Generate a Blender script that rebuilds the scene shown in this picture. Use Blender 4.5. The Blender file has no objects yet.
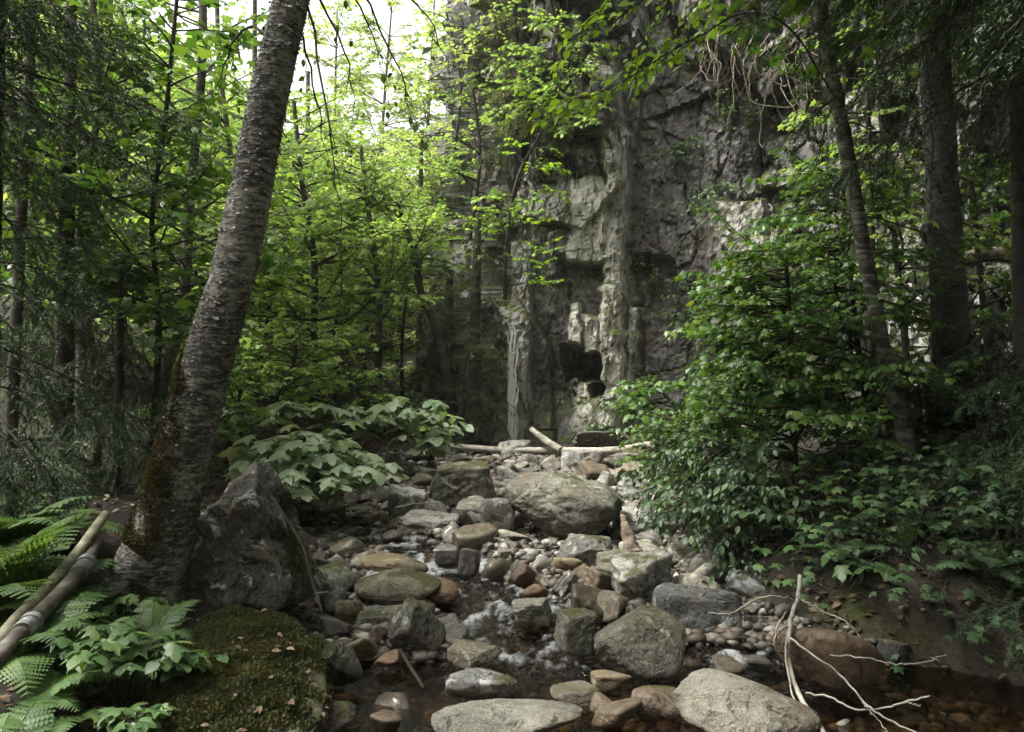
import bpy, bmesh, math, random
import numpy as np

# ------------------------------------------------------------------ basics
SC = bpy.context.scene
COL = SC.collection
F, CX, CY, CZ = 800.0, 512.0, 366.0, 1.6
R = math.radians


def at(px, py, Y):
    """world point that stands Y metres in front of the camera"""
    return np.array([(px - CX) / F * Y, Y, CZ - (py - CY) / F * Y])


def depth_on_bed(py):
    return 1.845 / ((py - CY) / F + 0.07)


def nrm(v):
    v = np.asarray(v, float)
    return v / np.maximum(np.linalg.norm(v, axis=-1, keepdims=True), 1e-9)


def sstep(a, b, x):
    t = np.clip((x - a) / (b - a), 0, 1)
    return t * t * (3 - 2 * t)


def _hash(ix, iy, iz, seed):
    h = (ix.astype(np.int64) * 374761393 + iy.astype(np.int64) * 668265263 + iz.astype(np.int64) * 1442695041 + int(seed) * 974634777) & 0xFFFFFFFF
    h = ((h ^ (h >> 13)) * 1274126177) & 0xFFFFFFFF
    h = ((h ^ (h >> 15)) * 2246822519) & 0xFFFFFFFF
    return ((h ^ (h >> 16)) & 0xFFFFFF) / float(0xFFFFFF)


def vnoise(p, seed=0):
    p = np.asarray(p, float)
    i = np.floor(p)
    f = p - i
    u = f * f * f * (f * (f * 6 - 15) + 10)
    i = i.astype(np.int64)
    r = 0
    for dx in (0, 1):
        for dy in (0, 1):
            for dz in (0, 1):
                w = (u[:, 0] if dx else 1 - u[:, 0]) * (u[:, 1] if dy else 1 - u[:, 1]) * (u[:, 2] if dz else 1 - u[:, 2])
                r = r + w * _hash(i[:, 0] + dx, i[:, 1] + dy, i[:, 2] + dz, seed)
    return r * 2 - 1


def fbm(p, octv=4, seed=0, gain=0.5):
    p = np.asarray(p, float)
    s, a, t = 0, 1.0, 0
    for k in range(octv):
        s = s + a * vnoise(p * (2.03 ** k) + k * 17.3, seed + k)
        t += a
        a *= gain
    return s / t


class Buf:
    def __init__(self):
        self.v, self.f3, self.f4, self.a, self.n = [], [], [], [], 0

    def add(self, v, f, var=0.5):
        v = np.asarray(v, float).reshape(-1, 3)
        f = np.asarray(f, np.int64)
        if len(v) == 0 or len(f) == 0:
            return
        (self.f3 if f.shape[1] == 3 else self.f4).append(f + self.n)
        self.v.append(v)
        self.a.append(np.broadcast_to(np.asarray(var, float), (len(v),)))
        self.n += len(v)

    def build(self, name, mat, parent=None, origin=(0, 0, 0), smooth=True, extra=None):
        me = bpy.data.meshes.new(name)
        v = np.concatenate(self.v) - np.asarray(origin, float)
        f3 = np.concatenate(self.f3) if self.f3 else np.zeros((0, 3), np.int64)
        f4 = np.concatenate(self.f4) if self.f4 else np.zeros((0, 4), np.int64)
        me.vertices.add(len(v))
        me.vertices.foreach_set('co', v.astype(np.float32).ravel())
        loops = np.concatenate([f3.ravel(), f4.ravel()]).astype(np.int32)
        me.loops.add(len(loops))
        me.loops.foreach_set('vertex_index', loops)
        me.polygons.add(len(f3) + len(f4))
        st = np.concatenate([np.arange(len(f3)) * 3, len(f3) * 3 + np.arange(len(f4)) * 4]).astype(np.int32)
        me.polygons.foreach_set('loop_start', st)
        me.polygons.foreach_set('use_smooth', np.full(len(st), bool(smooth)))
        at_ = me.attributes.new('var', 'FLOAT', 'POINT')
        at_.data.foreach_set('value', np.concatenate(self.a).astype(np.float32))
        if extra:
            for k, arr in extra.items():
                b = me.attributes.new(k, 'FLOAT', 'POINT')
                b.data.foreach_set('value', np.asarray(arr, np.float32))
        me.update(calc_edges=True)
        me.validate()
        me.materials.append(mat)
        o = bpy.data.objects.new(name, me)
        COL.objects.link(o)
        if parent is not None:
            o.parent = parent
        else:
            o.location = origin
        return o


def tag(o, label=None, cat=None, group=None, kind=None):
    if label: o['label'] = label
    if cat: o['category'] = cat
    if group: o['group'] = group
    if kind: o['kind'] = kind
    return o


def empty(name, loc, label, cat, group=None):
    o = bpy.data.objects.new(name, None)
    COL.objects.link(o)
    o.location = loc
    o.empty_display_size = 0.1
    return tag(o, label, cat, group)


def smooth_path(pts, n):
    """Catmull-Rom through rows (any number of columns)"""
    pts = np.asarray(pts, float)
    if len(pts) < 3:
        t = np.linspace(0, 1, n)[:, None]
        return pts[0] * (1 - t) + pts[-1] * t
    P = np.vstack([2 * pts[0] - pts[1], pts, 2 * pts[-1] - pts[-2]])
    out = []
    for u in np.linspace(0, len(pts) - 1 - 1e-6, n):
        k = int(u); t = u - k
        a, b, c, d = P[k], P[k + 1], P[k + 2], P[k + 3]
        out.append(0.5 * ((2 * b) + (c - a) * t + (2 * a - 5 * b + 4 * c - d) * t * t + (3 * b - a - 3 * c + d) * t ** 3))
    return np.array(out)


_ringidx = {}


def tube(buf, pts, rad, sides=6, var=0.5, cap=True):
    pts = np.asarray(pts, float)
    n = len(pts)
    rad = np.broadcast_to(np.asarray(rad, float), (n,))
    tan = nrm(np.gradient(pts, axis=0))
    ref = np.array([0, 0, 1.0]) if abs(tan[:, 2].mean()) < 0.8 else np.array([0, 1.0, 0])
    b1 = nrm(np.cross(tan, ref))
    b2 = np.cross(tan, b1)
    a = np.arange(sides) * 2 * math.pi / sides
    v = pts[:, None, :] + rad[:, None, None] * (np.cos(a)[None, :, None] * b1[:, None, :] + np.sin(a)[None, :, None] * b2[:, None, :])
    key = (n, sides)
    if key not in _ringidx:
        i = np.arange(n - 1)[:, None] * sides
        j = np.arange(sides)[None, :]
        k = (j + 1) % sides
        _ringidx[key] = np.stack([i + j, i + sides + j, i + sides + k, i + k], -1).reshape(-1, 4)
    buf.add(v.reshape(-1, 3), _ringidx[key], var)
    if cap and sides >= 5:
        for e, (c, fl) in ((0, (pts[0], 1)), (n - 1, (pts[-1], 0))):
            ring = v[e]
            vv = np.vstack([ring, c[None]])
            j = np.arange(sides)
            k = (j + 1) % sides
            f = np.stack([j, k, np.full(sides, sides)], -1)
            buf.add(vv, f if fl else f[:, ::-1], var)


# ------------------------------------------------------------------ leaf shapes
def _fan(half, cen, droop):
    ring = [(x, y) for x, y in half] + [(-x, y) for x, y in half[-2:0:-1]]
    v = [(cen[0], cen[1], 0.02)]
    for x, y in ring:
        v.append((x, y, -droop * ((x * 1.6) ** 2 + max(0, y - 0.3) ** 2)))
    n = len(ring)
    f = [(0, 1 + (k + 1) % n, 1 + k)[::-1] for k in range(n)]
    return np.array(v, float), np.array(f)


MAPLE = _fan([(0, 0.02), (0.2, -0.05), (0.4, 0.04), (0.31, 0.2), (0.36, 0.3), (0.58, 0.55), (0.36, 0.56), (0.22, 0.6), (0.2, 0.78), (0, 1.02)], (0, 0.36), 0.3)
MAPLE_S = _fan([(0, 0), (0.36, 0.05), (0.3, 0.28), (0.52, 0.55), (0.22, 0.6), (0, 1.0)], (0, 0.36), 0.3)
OVATE = (np.array([(0, 0, 0), (0, .5, -.02), (0, 1, -.16), (-.24, .28, .05), (-.25, .6, .02), (.24, .28, .05), (.25, .6, .02)], float),
         np.array([(0, 1, 3), (3, 1, 4), (4, 1, 2), (0, 5, 1), (5, 6, 1), (6, 2, 1)]))
ROUND = (np.array([(0, 0, 0), (0, .5, -.02), (0, 1, -.14), (-.3, .05, .03), (-.45, .4, .04), (-.28, .8, -.02), (.3, .05, .03), (.45, .4, .04), (.28, .8, -.02)], float),
         np.array([(0, 1, 3), (3, 1, 4), (4, 1, 5), (5, 1, 2), (0, 6, 1), (6, 7, 1), (7, 8, 1), (8, 2, 1)]))
NEEDLE = (np.array([(-.11, 0, 0), (.11, 0, 0), (0, 1, 0)], float), np.array([(0, 1, 2)]))


def _pinna():
    v, f = [], []
    n = 7
    for k in range(n):
        w = 0.17 * (1 - (k / n) ** 1.6) + 0.03
        for s in (-1, 1):
            b = len(v)
            v += [(0, k / n, 0), (s * w, (k + .72) / n, -.02), (s * w * .7, (k + .3) / n, 0), (0, (k + 1) / n, -.03 * k / n)]
            f += [(b, b + 2, b + 1), (b, b + 1, b + 3)] if s > 0 else [(b, b + 1, b + 2), (b, b + 3, b + 1)]
    return np.array(v, float), np.array(f)


PINNA = _pinna()


class Leaves:
    def __init__(self):
        self.P, self.D, self.N, self.S, self.V = [], [], [], [], []

    def add(self, P, D, N, S, V):
        self.P.append(P); self.D.append(D); self.N.append(N); self.S.append(S); self.V.append(V)

    def count(self):
        return sum(len(p) for p in self.P)

    def to(self, buf, tpl):
        if not self.P:
            return
        P = np.concatenate(self.P); D = nrm(np.concatenate(self.D)); N = np.concatenate(self.N)
        S = np.concatenate(self.S); V = np.concatenate(self.V)
        N = nrm(N - (N * D).sum(1, keepdims=True) * D)
        B = np.cross(D, N)
        t, f = tpl
        v = P[:, None, :] + S[:, None, None] * (t[None, :, 0, None] * B[:, None, :] + t[None, :, 1, None] * D[:, None, :] + t[None, :, 2, None] * N[:, None, :])
        m = len(t)
        ff = (f[None] + (np.arange(len(P)) * m)[:, None, None]).reshape(-1, 3)
        buf.add(v.reshape(-1, 3), ff, np.repeat(V, m))


UP = np.array([0, 0, 1.0])


def rot_z(d, a):
    c, s = math.cos(a), math.sin(a)
    return np.array([d[0] * c - d[1] * s, d[0] * s + d[1] * c, d[2]])


def curve(start, d, length, n, rng, wob=0.12, grav=0.0):
    p = np.array(start, float)
    d = nrm(d)
    out = [p]
    for k in range(n - 1):
        d = nrm(d + rng.normal(0, wob, 3) + np.array([0, 0, grav]))
        p = p + d * length / (n - 1)
        out.append(p)
    return np.array(out)


def twig_leaves(L, pts, rng, size, sp, droop, tilt, var0, spread=0.9):
    seg = np.linalg.norm(np.diff(pts, axis=0), axis=1).sum()
    n = max(2, int(seg / sp))
    t = np.linspace(0.22, 1.0, n)
    idx = t * (len(pts) - 1)
    k = np.minimum(idx.astype(int), len(pts) - 2)
    fr = (idx - k)[:, None]
    P = pts[k] * (1 - fr) + pts[k + 1] * fr
    T = nrm(pts[k + 1] - pts[k])
    side = np.where(np.arange(n) % 2 == 0, 1.0, -1.0)
    side[-1] = 0.1 * side[-1]
    S_ = nrm(np.cross(T, UP)) * side[:, None]
    D = T * 0.7 + S_ * spread + rng.normal(0, .22, (n, 3))
    D[:, 2] -= droop
    N = UP + rng.normal(0, tilt, (n, 3))
    s = size * rng.uniform(.45, 1.25, n) * (1 - .25 * (t - .5) ** 2)
    L.add(P, D, N, s, np.clip(var0 + rng.normal(0, .22, n), 0, 1))


def leafy_branch(wood, L, start, d, length, r, rng, size, tw=0.16, sp=None, droop=.3, tilt=.35, grav=-.02, ratio=.42, var0=.5, flat=True):
    pts = curve(start, d, length, 7, rng, .10, grav)
    tube(wood, pts, np.linspace(r, r * .3, 7), 5, cap=False)
    n = max(2, int(length / tw))
    sp = sp or size * .55
    for i in range(n):
        t = .22 + .78 * (i + rng.uniform(0, .6)) / n
        t = min(t, .98)
        x = t * 6
        k = int(x)
        p = pts[k] * (1 - x + k) + pts[k + 1] * (x - k)
        dd = nrm(pts[k + 1] - pts[k])
        sgn = 1 if i % 2 else -1
        td = rot_z(dd, sgn * rng.uniform(.6, 1.05))
        td[2] += rng.normal(0, .12) - .03
        tl = length * ratio * (1.05 - .65 * t) * rng.uniform(.7, 1.2) + .05
        tp = curve(p, td, tl, 4, rng, .13, grav)
        tube(wood, tp, np.linspace(r * .35, r * .12, 4), 3, cap=False)
        twig_leaves(L, tp, rng, size, sp, droop, tilt, var0)
    twig_leaves(L, pts[3:], rng, size, sp, droop, tilt, var0)


def needle_twig(L, pts, rng, size, sp, var0, round_=.5):
    seg = np.linalg.norm(np.diff(pts, axis=0), axis=1).sum()
    n = max(3, int(seg / sp))
    t = rng.uniform(0.02, 1.0, n)
    idx = t * (len(pts) - 1)
    k = np.minimum(idx.astype(int), len(pts) - 2)
    fr = (idx - k)[:, None]
    P = pts[k] * (1 - fr) + pts[k + 1] * fr
    T = nrm(pts[k + 1] - pts[k])
    S_ = nrm(np.cross(T, UP)) * np.where(rng.uniform(size=n) < .5, 1., -1.)[:, None]
    D = T * .75 + S_ * rng.uniform(.3, 1., (n, 1)) + UP * rng.normal(0, round_, (n, 1))
    N = UP + rng.normal(0, .5, (n, 3))
    L.add(P, D, N, size * rng.uniform(.7, 1.2, n), np.clip(var0 + rng.normal(0, .15, n) + .25 * (t - .5), 0, 1))


def bough(wood, L, start, d, length, r, rng, nsize=.02, sp=.0035, grav=-.05, step=.055, hang=.12, var0=.5, up_tip=.0):
    n = 9
    pts = curve(start, d, length, n, rng, .06, grav)
    if up_tip:
        pts[:, 2] += up_tip * np.linspace(0, 1, n) ** 2.5 * length
    tube(wood, pts, np.linspace(r * .6, r * .15, n), 5, cap=False)
    m = int(length / step)
    for i in range(m):
        t = .12 + .86 * (i + rng.uniform(0, .7)) / m
        t = min(t, .985)
        x = t * (n - 1)
        k = int(x)
        p = pts[k] * (1 - x + k) + pts[k + 1] * (x - k)
        dd = nrm(pts[k + 1] - pts[k])
        sgn = 1 if i % 2 else -1
        td = rot_z(dd, sgn * rng.uniform(.6, 1.15))
        td[2] += rng.normal(-hang, .12)
        tl = (length * .40 * math.sin(min(1, .25 + 1.0 * (1 - t)) * math.pi / 2) * rng.uniform(.6, 1.15)) + .03
        tp = curve(p, td, tl, 4, rng, .09, grav)
        tube(wood, tp, np.linspace(r * .22, r * .1, 4), 3, cap=False)
        needle_twig(L, tp, rng, nsize, sp, var0)
        for q in range(int(tl / .045)):
            u = rng.uniform(.25, .9) * 3
            kk = int(u)
            pp = tp[kk] * (1 - u + kk) + tp[kk + 1] * (u - kk)
            d2 = rot_z(nrm(tp[kk + 1] - tp[kk]), (1 if q % 2 else -1) * rng.uniform(.6, 1.0))
            d2[2] += rng.normal(-hang, .1)
            t2 = curve(pp, d2, tl * .35 * rng.uniform(.5, 1.1) + .02, 3, rng, .08, grav)
            needle_twig(L, t2, rng, nsize, sp, var0)
    needle_twig(L, pts[3:], rng, nsize, sp, var0)


# ------------------------------------------------------------------ materials
def new_mat(name):
    m = bpy.data.materials.new(name)
    m.use_nodes = True
    nt = m.node_tree
    nt.nodes.clear()
    out = nt.nodes.new('ShaderNodeOutputMaterial')
    return m, nt, out


class NT:
    def __init__(self, nt):
        self.nt = nt

    def n(self, typ, **kw):
        nd = self.nt.nodes.new(typ)
        for k, v in kw.items():
            if k.startswith('i_'):
                key = k[2:]
                key = int(key) if key.isdigit() else key.replace('_', ' ')
                self.set(nd.inputs[key], v)
            else:
                setattr(nd, k, v)
        return nd

    def set(self, inp, v):
        if hasattr(v, 'is_output') or isinstance(v, bpy.types.NodeSocket):
            self.nt.links.new(v, inp)
        else:
            inp.default_value = v

    def noise(self, vec, scale, detail=6, rough=.55, dist=0.0):
        return self.n('ShaderNodeTexNoise', i_Vector=vec, i_Scale=scale, i_Detail=detail, i_Roughness=rough, i_Distortion=dist).outputs['Fac']

    def ramp(self, fac, stops, interp='LINEAR'):
        nd = self.n('ShaderNodeValToRGB', i_Fac=fac)
        cr = nd.color_ramp
        cr.interpolation = interp
        while len(cr.elements) < len(stops):
            cr.elements.new(0.5)
        for e, (p, c) in zip(cr.elements, stops):
            e.position = p
            e.color = (c[0], c[1], c[2], 1) if not isinstance(c, (int, float)) else (c, c, c, 1)
        return nd.outputs['Color']

    def mix(self, fac, a, b, mode='MIX'):
        nd = self.n('ShaderNodeMix', data_type='RGBA', blend_type=mode)
        for i, v in ((0, fac), (6, a), (7, b)):
            if isinstance(v, tuple) and len(v) == 3:
                v = (*v, 1)
            self.set(nd.inputs[i], v)
        return nd.outputs[2]

    def math(self, op, a, b=None, clamp=False):
        nd = self.n('ShaderNodeMath', operation=op, use_clamp=clamp)
        self.set(nd.inputs[0], a)
        if b is not None:
            self.set(nd.inputs[1], b)
        return nd.outputs[0]

    def attr(self, name):
        return self.n('ShaderNodeAttribute', attribute_name=name).outputs['Fac']

    def link(self, a, b):
        self.nt.links.new(a, b)


def leaf_mat(name, dark, mid, light, trans=.4, gloss=.42, tr_tint=(1.3, 1.25, .55)):
    m, nt, out = new_mat(name)
    g = NT(nt)
    v = g.attr('var')
    tc = g.n('ShaderNodeNewGeometry').outputs['Position']
    blot = g.noise(tc, 9.0, 3)
    v2 = g.math('ADD', v, g.math('MULTIPLY', g.math('SUBTRACT', blot, .5), .5))
    c = g.ramp(v2, [(0.1, dark), (.5, mid), (.88, light), (1.0, (light[0] * 1.12, light[1] * .97, light[2]))])
    b = g.n('ShaderNodeBsdfPrincipled', i_Base_Color=c, i_Roughness=gloss)
    b.inputs['Specular IOR Level'].default_value = .45
    tcol = g.mix(1.0, c, tr_tint, 'MULTIPLY')
    t = g.n('ShaderNodeBsdfTranslucent', i_Color=tcol)
    mx = g.n('ShaderNodeMixShader', i_0=trans)
    g.link(b.outputs[0], mx.inputs[1]); g.link(t.outputs[0], mx.inputs[2])
    g.link(mx.outputs[0], out.inputs[0])
    return m


def rock_mat(name, dark, mid, light, lichen=(.42, .43, .38), lich=.5, moss=.0, rough=.8, scale=1.0, bump=.5, coat=0.0, cracks=.6):
    m, nt, out = new_mat(name)
    g = NT(nt)
    tc = g.n('ShaderNodeTexCoord').outputs['Object']
    oi = g.n('ShaderNodeObjectInfo')
    off = g.n('ShaderNodeVectorMath', operation='SCALE', i_0=(31.0, 17.0, 53.0))
    g.link(oi.outputs['Random'], off.inputs['Scale'])
    vec = g.n('ShaderNodeVectorMath', operation='ADD', i_0=tc, i_1=off.outputs[0]).outputs[0]
    n1 = g.noise(vec, 2.6 * scale, 9, .62, .3)
    n2 = g.noise(vec, 22 * scale, 6, .7)
    n3 = g.noise(vec, 6.5 * scale, 8, .68, .6)
    f = g.math('ADD', g.math('MULTIPLY', n1, .62), g.math('MULTIPLY', n2, .38))
    c = g.ramp(f, [(.36, dark), (.5, mid), (.64, light)])
    # mineral speckle
    sp = g.n('ShaderNodeTexVoronoi', i_Vector=vec, i_Scale=210 * scale).outputs['Color']
    spk = g.n('ShaderNodeSeparateColor', i_Color=sp).outputs[0]
    c = g.mix(g.math('MULTIPLY', g.math('GREATER_THAN', spk, .78), .22), c, tuple(x * 1.7 for x in light))
    c = g.mix(g.math('MULTIPLY', g.math('LESS_THAN', spk, .16), .35), c, tuple(x * .4 for x in dark))
    # brown stain and lichen patches
    st = g.ramp(g.noise(vec, 3.7 * scale, 5, .6), [(.52, 0.), (.66, .55)])
    c = g.mix(st, c, (.13, .095, .06))
    lf = g.ramp(n3, [(.56, 0.), (.62, lich)])
    c = g.mix(lf, c, lichen)
    dk = g.ramp(g.noise(vec, 11 * scale, 7, .7, 1.0), [(.56, 0.), (.63, .85)])
    c = g.mix(dk, c, (.018, .018, .015))
    c = g.mix(1.0, c, oi.outputs['Color'], 'MULTIPLY')
    if moss > 0:
        nz = g.n('ShaderNodeSeparateXYZ', i_0=g.n('ShaderNodeNewGeometry').outputs['Normal']).outputs[2]
        mf = g.math('ADD', g.math('MULTIPLY', nz, .35), g.noise(vec, 3.2 * scale, 6, .65))
        mf = g.ramp(mf, [(.86 - moss * .3, 0.), (.95 - moss * .3, 1.)])
        mc = g.ramp(n2, [(.35, (.022, .026, .010)), (.65, (.075, .078, .026))])
        c = g.mix(mf, c, mc)
    hgt = g.math('ADD', g.math('MULTIPLY', n3, .5), g.math('MULTIPLY', n2, .35))
    vo = g.n('ShaderNodeTexVoronoi', feature='DISTANCE_TO_EDGE', i_Scale=3.2 * scale, i_Vector=g.n('ShaderNodeVectorMath', operation='ADD', i_0=vec, i_1=g.n('ShaderNodeTexNoise', i_Vector=vec, i_Scale=4 * scale, i_Detail=4).outputs['Color']).outputs[0]).outputs['Distance']
    crack = g.ramp(vo, [(.0, 0.), (.035, 1.)])
    hgt = g.math('ADD', hgt, g.math('MULTIPLY', crack, .25 * cracks))
    bp = g.n('ShaderNodeBump', i_Strength=min(1., bump * 1.6), i_Distance=.035 / scale, i_Height=hgt)
    rr = g.math('ADD', rough - .1, g.math('MULTIPLY', n2, .2), True)
    b = g.n('ShaderNodeBsdfPrincipled', i_Base_Color=c, i_Roughness=rr, i_Normal=bp.outputs[0])
    b.inputs['Specular IOR Level'].default_value = .35
    if coat:
        b.inputs['Coat Weight'].default_value = coat
        b.inputs['Coat Roughness'].default_value = .12
    g.link(b.outputs[0], out.inputs[0])
    return m


def bark_mat(name, dark, mid, pale, band=30., pale_amt=.5, bump=.5, scale=1.0, rough=.85, moss=None):
    m, nt, out = new_mat(name)
    g = NT(nt)
    tc = g.n('ShaderNodeTexCoord').outputs['Object']
    mp = g.n('ShaderNodeMapping', i_Vector=tc)
    mp.inputs['Scale'].default_value = (band * .28 * scale, band * .28 * scale, band * scale)
    n1 = g.noise(mp.outputs[0], 1.0, 8, .65, .8)
    mp2 = g.n('ShaderNodeMapping', i_Vector=tc)
    mp2.inputs['Scale'].default_value = (band * .9 * scale, band * .9 * scale, band * 2.4 * scale)
    n2 = g.noise(mp2.outputs[0], 1.0, 6, .7)
    n3 = g.noise(tc, 3.0 * scale, 5, .6)
    f = g.math('ADD', g.math('MULTIPLY', n1, .6), g.math('MULTIPLY', n2, .4))
    c = g.ramp(f, [(.36, dark), (.5, mid), (.62, pale)])
    pf = g.math('MULTIPLY', g.ramp(g.math('ADD', g.math('MULTIPLY', n1, .45), g.math('MULTIPLY', n3, .75)), [(.58, 0.), (.72, 1.)]), pale_amt)
    c = g.mix(pf, c, pale)
    if moss:
        ms = g.ramp(g.noise(tc, 4.0, 5, .6), [(.5, 0.), (.62, moss)])
        c = g.mix(ms, c, (.05, .055, .015))
    bp = g.n('ShaderNodeBump', i_Strength=bump, i_Distance=.02, i_Height=f)
    b = g.n('ShaderNodeBsdfPrincipled', i_Base_Color=c, i_Roughness=rough, i_Normal=bp.outputs[0])
    b.inputs['Specular IOR Level'].default_value = .3
    g.link(b.outputs[0], out.inputs[0])
    return m


M = {}
# leaves
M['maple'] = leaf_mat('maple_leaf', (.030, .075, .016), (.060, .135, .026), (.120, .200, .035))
M['sunny'] = leaf_mat('sunlit_leaf', (.10, .175, .04), (.185, .28, .068), (.29, .38, .11), trans=.56, tr_tint=(1.2, 1.26, .72))  # sunlit copy of the maple leaf, light put into its colour
M['yellow'] = leaf_mat('sunlit_haze_leaf', (.135, .21, .055), (.24, .32, .095), (.35, .43, .16), trans=.57, tr_tint=(1.24, 1.25, .74))  # paler sunlit copy, far haze put into its colour too
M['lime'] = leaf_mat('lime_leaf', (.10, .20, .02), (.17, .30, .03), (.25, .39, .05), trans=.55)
M['pale'] = leaf_mat('hobblebush_sheen_leaf', (.16, .24, .13), (.25, .33, .20), (.33, .40, .27), trans=.3, gloss=.33)  # paled so the white sky sheen sits in the leaf colour
M['shrub'] = leaf_mat('shrub_shade_leaf', (.028, .062, .026), (.05, .10, .042), (.085, .145, .06), trans=.25, gloss=.5)  # shrub leaf, also the shaded copy for bank herbs and ferns
M['fern'] = leaf_mat('fern_leaf', (.06, .12, .04), (.11, .195, .065), (.17, .26, .09), trans=.4)
M['herb'] = leaf_mat('herb_leaf', (.055, .11, .038), (.095, .175, .06), (.15, .24, .085), trans=.35)
M['spruce'] = leaf_mat('spruce_needle', (.018, .034, .016), (.036, .064, .027), (.072, .115, .045), trans=.2, gloss=.5)
M['hemlock'] = leaf_mat('hemlock_needle', (.04, .085, .03), (.07, .14, .045), (.12, .2, .06), trans=.3, gloss=.5)
M['cedar'] = leaf_mat('cedar_spray', (.04, .06, .02), (.075, .095, .03), (.12, .14, .045), trans=.3, gloss=.5)
M['dead'] = leaf_mat('dead_leaf', (.045, .028, .018), (.10, .062, .036), (.2, .145, .09), trans=.1, gloss=.6)
M['moss'] = leaf_mat('moss_tuft', (.022, .028, .008), (.048, .055, .014), (.085, .085, .022), trans=.2, gloss=.8)
M['brownmoss'] = leaf_mat('brown_moss_tuft', (.03, .028, .01), (.06, .052, .016), (.10, .08, .025), trans=.2, gloss=.8)
# rocks
M['rock'] = rock_mat('weathered_rock', (.035, .033, .028), (.115, .112, .10), (.27, .268, .24), lich=.6, moss=.12)
M['mossrock'] = rock_mat('mossy_rock', (.03, .029, .022), (.095, .092, .074), (.22, .216, .18), lich=.45, moss=.42)
M['pale_rock'] = rock_mat('pale_rock', (.07, .069, .062), (.20, .198, .183), (.36, .357, .33), lich=.4, moss=.0)
M['darkrock'] = rock_mat('dark_rock', (.045, .045, .043), (.09, .09, .088), (.17, .17, .17), lichen=(.36, .37, .38), lich=.55, moss=.15, cracks=1.0)
M['veinrock'] = rock_mat('veined_dark_rock', (.035, .034, .034), (.075, .074, .073), (.16, .16, .16), lichen=(.50, .51, .52), lich=.85, moss=.1, cracks=1.0, bump=.8)
M['brownrock'] = rock_mat('brown_river_rock', (.045, .037, .028), (.105, .088, .066), (.19, .165, .13), lich=.2, moss=.05, rough=.6, cracks=.2, bump=.3)
M['wetrock'] = rock_mat('wet_rock', (.035, .033, .03), (.075, .07, .062), (.15, .145, .135), lich=.2, moss=.0, rough=.32, coat=.5, cracks=.3)
M['wetstone'] = rock_mat('wet_river_stone', (.022, .021, .019), (.07, .067, .06), (.17, .165, .15), lich=.15, moss=.0, rough=.3, scale=.8, cracks=.2, bump=.3, coat=.4)
M['rust'] = rock_mat('rusty_rock', (.05, .032, .021), (.115, .066, .036), (.19, .115, .065), lich=.1, moss=.0, rough=.5, cracks=.2)
M['stone'] = rock_mat('river_stone', (.04, .038, .035), (.12, .116, .106), (.27, .262, .24), lich=.2, moss=.05, rough=.7, scale=.8, cracks=.2, bump=.3)
# wood
M['birch'] = bark_mat('birch_bark', (.018, .016, .014), (.075, .07, .064), (.42, .41, .38), band=52, pale_amt=.85, bump=1.0)
M['darkbirch'] = bark_mat('dark_birch_bark', (.010, .009, .008), (.026, .023, .021), (.10, .095, .088), band=46, pale_amt=.3, bump=1.0)
M['bark'] = bark_mat('grey_bark', (.03, .026, .022), (.075, .066, .056), (.17, .155, .13), band=9, pale_amt=.3)
M['darkbark'] = bark_mat('dark_bark', (.014, .012, .010), (.032, .027, .022), (.07, .06, .05), band=8, pale_amt=.2)
M['mottled'] = bark_mat('mottled_bark', (.02, .018, .015), (.045, .040, .034), (.22, .21, .18), band=11, pale_amt=.45, scale=1.6)
M['deadwood'] = bark_mat('dead_wood', (.10, .088, .072), (.25, .23, .195), (.44, .42, .375), band=9, pale_amt=.3, bump=.3, scale=2)
M['palewood'] = bark_mat('barkless_wood', (.06, .056, .036), (.18, .172, .12), (.33, .32, .235), band=7, pale_amt=.3, bump=.5, scale=2, moss=.55)
M['redwood'] = bark_mat('driftwood', (.07, .052, .038), (.19, .15, .115), (.36, .31, .25), band=8, pale_amt=.3, bump=.5, scale=3)
M['mosslog'] = bark_mat('mossy_bark', (.03, .026, .02), (.07, .06, .045), (.15, .14, .1), band=6, pale_amt=.2, moss=.8)

# ------------------------------------------------------------------ terrain
_LY = [-5, 2.5, 3.5, 4.2, 5, 6, 7, 9, 10.5, 12, 16, 40]
_LX = [-1.3, -.95, -.95, -1.0, -1.12, -1.5, -1.7, -1.65, -1.55, -1.5, -2.6, -9]
_RX = [3.2, 3.0, 2.7, 1.9, 1.25, 1.15, 1.2, 1.5, 1.9, 2.1, 0.5, -6]
LANE = np.array([(-1.75, 6.6), (-1.2, 6.35), (-.75, 6.1), (-.47, 5.85), (-.33, 5.4), (-.07, 4.95), (.16, 4.5), (.56, 4.2), (1.0, 4.0), (1.5, 3.8)])
LANE_W = np.array([.16, .16, .16, .19, .25, .36, .42, .42, .42, .5])


def water_level(y):
    return np.interp(y, [0, 4.1, 4.3, 4.6, 4.95, 5.4, 5.65, 5.78, 5.9, 6.2, 6.3, 7], [0, 0, .012, .045, .085, .115, .13, .16, .215, .225, .27, .29])


def lane_dist(x, y):
    best = np.full(np.shape(x), 9.0)
    for a, b, wa, wb in zip(LANE[:-1], LANE[1:], LANE_W[:-1], LANE_W[1:]):
        d = b - a
        t = np.clip(((x - a[0]) * d[0] + (y - a[1]) * d[1]) / (d @ d), 0, 1)
        q = np.hypot(x - a[0] - t * d[0], y - a[1] - t * d[1]) - (wa + (wb - wa) * t)
        best = np.minimum(best, q)
    return best


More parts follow.
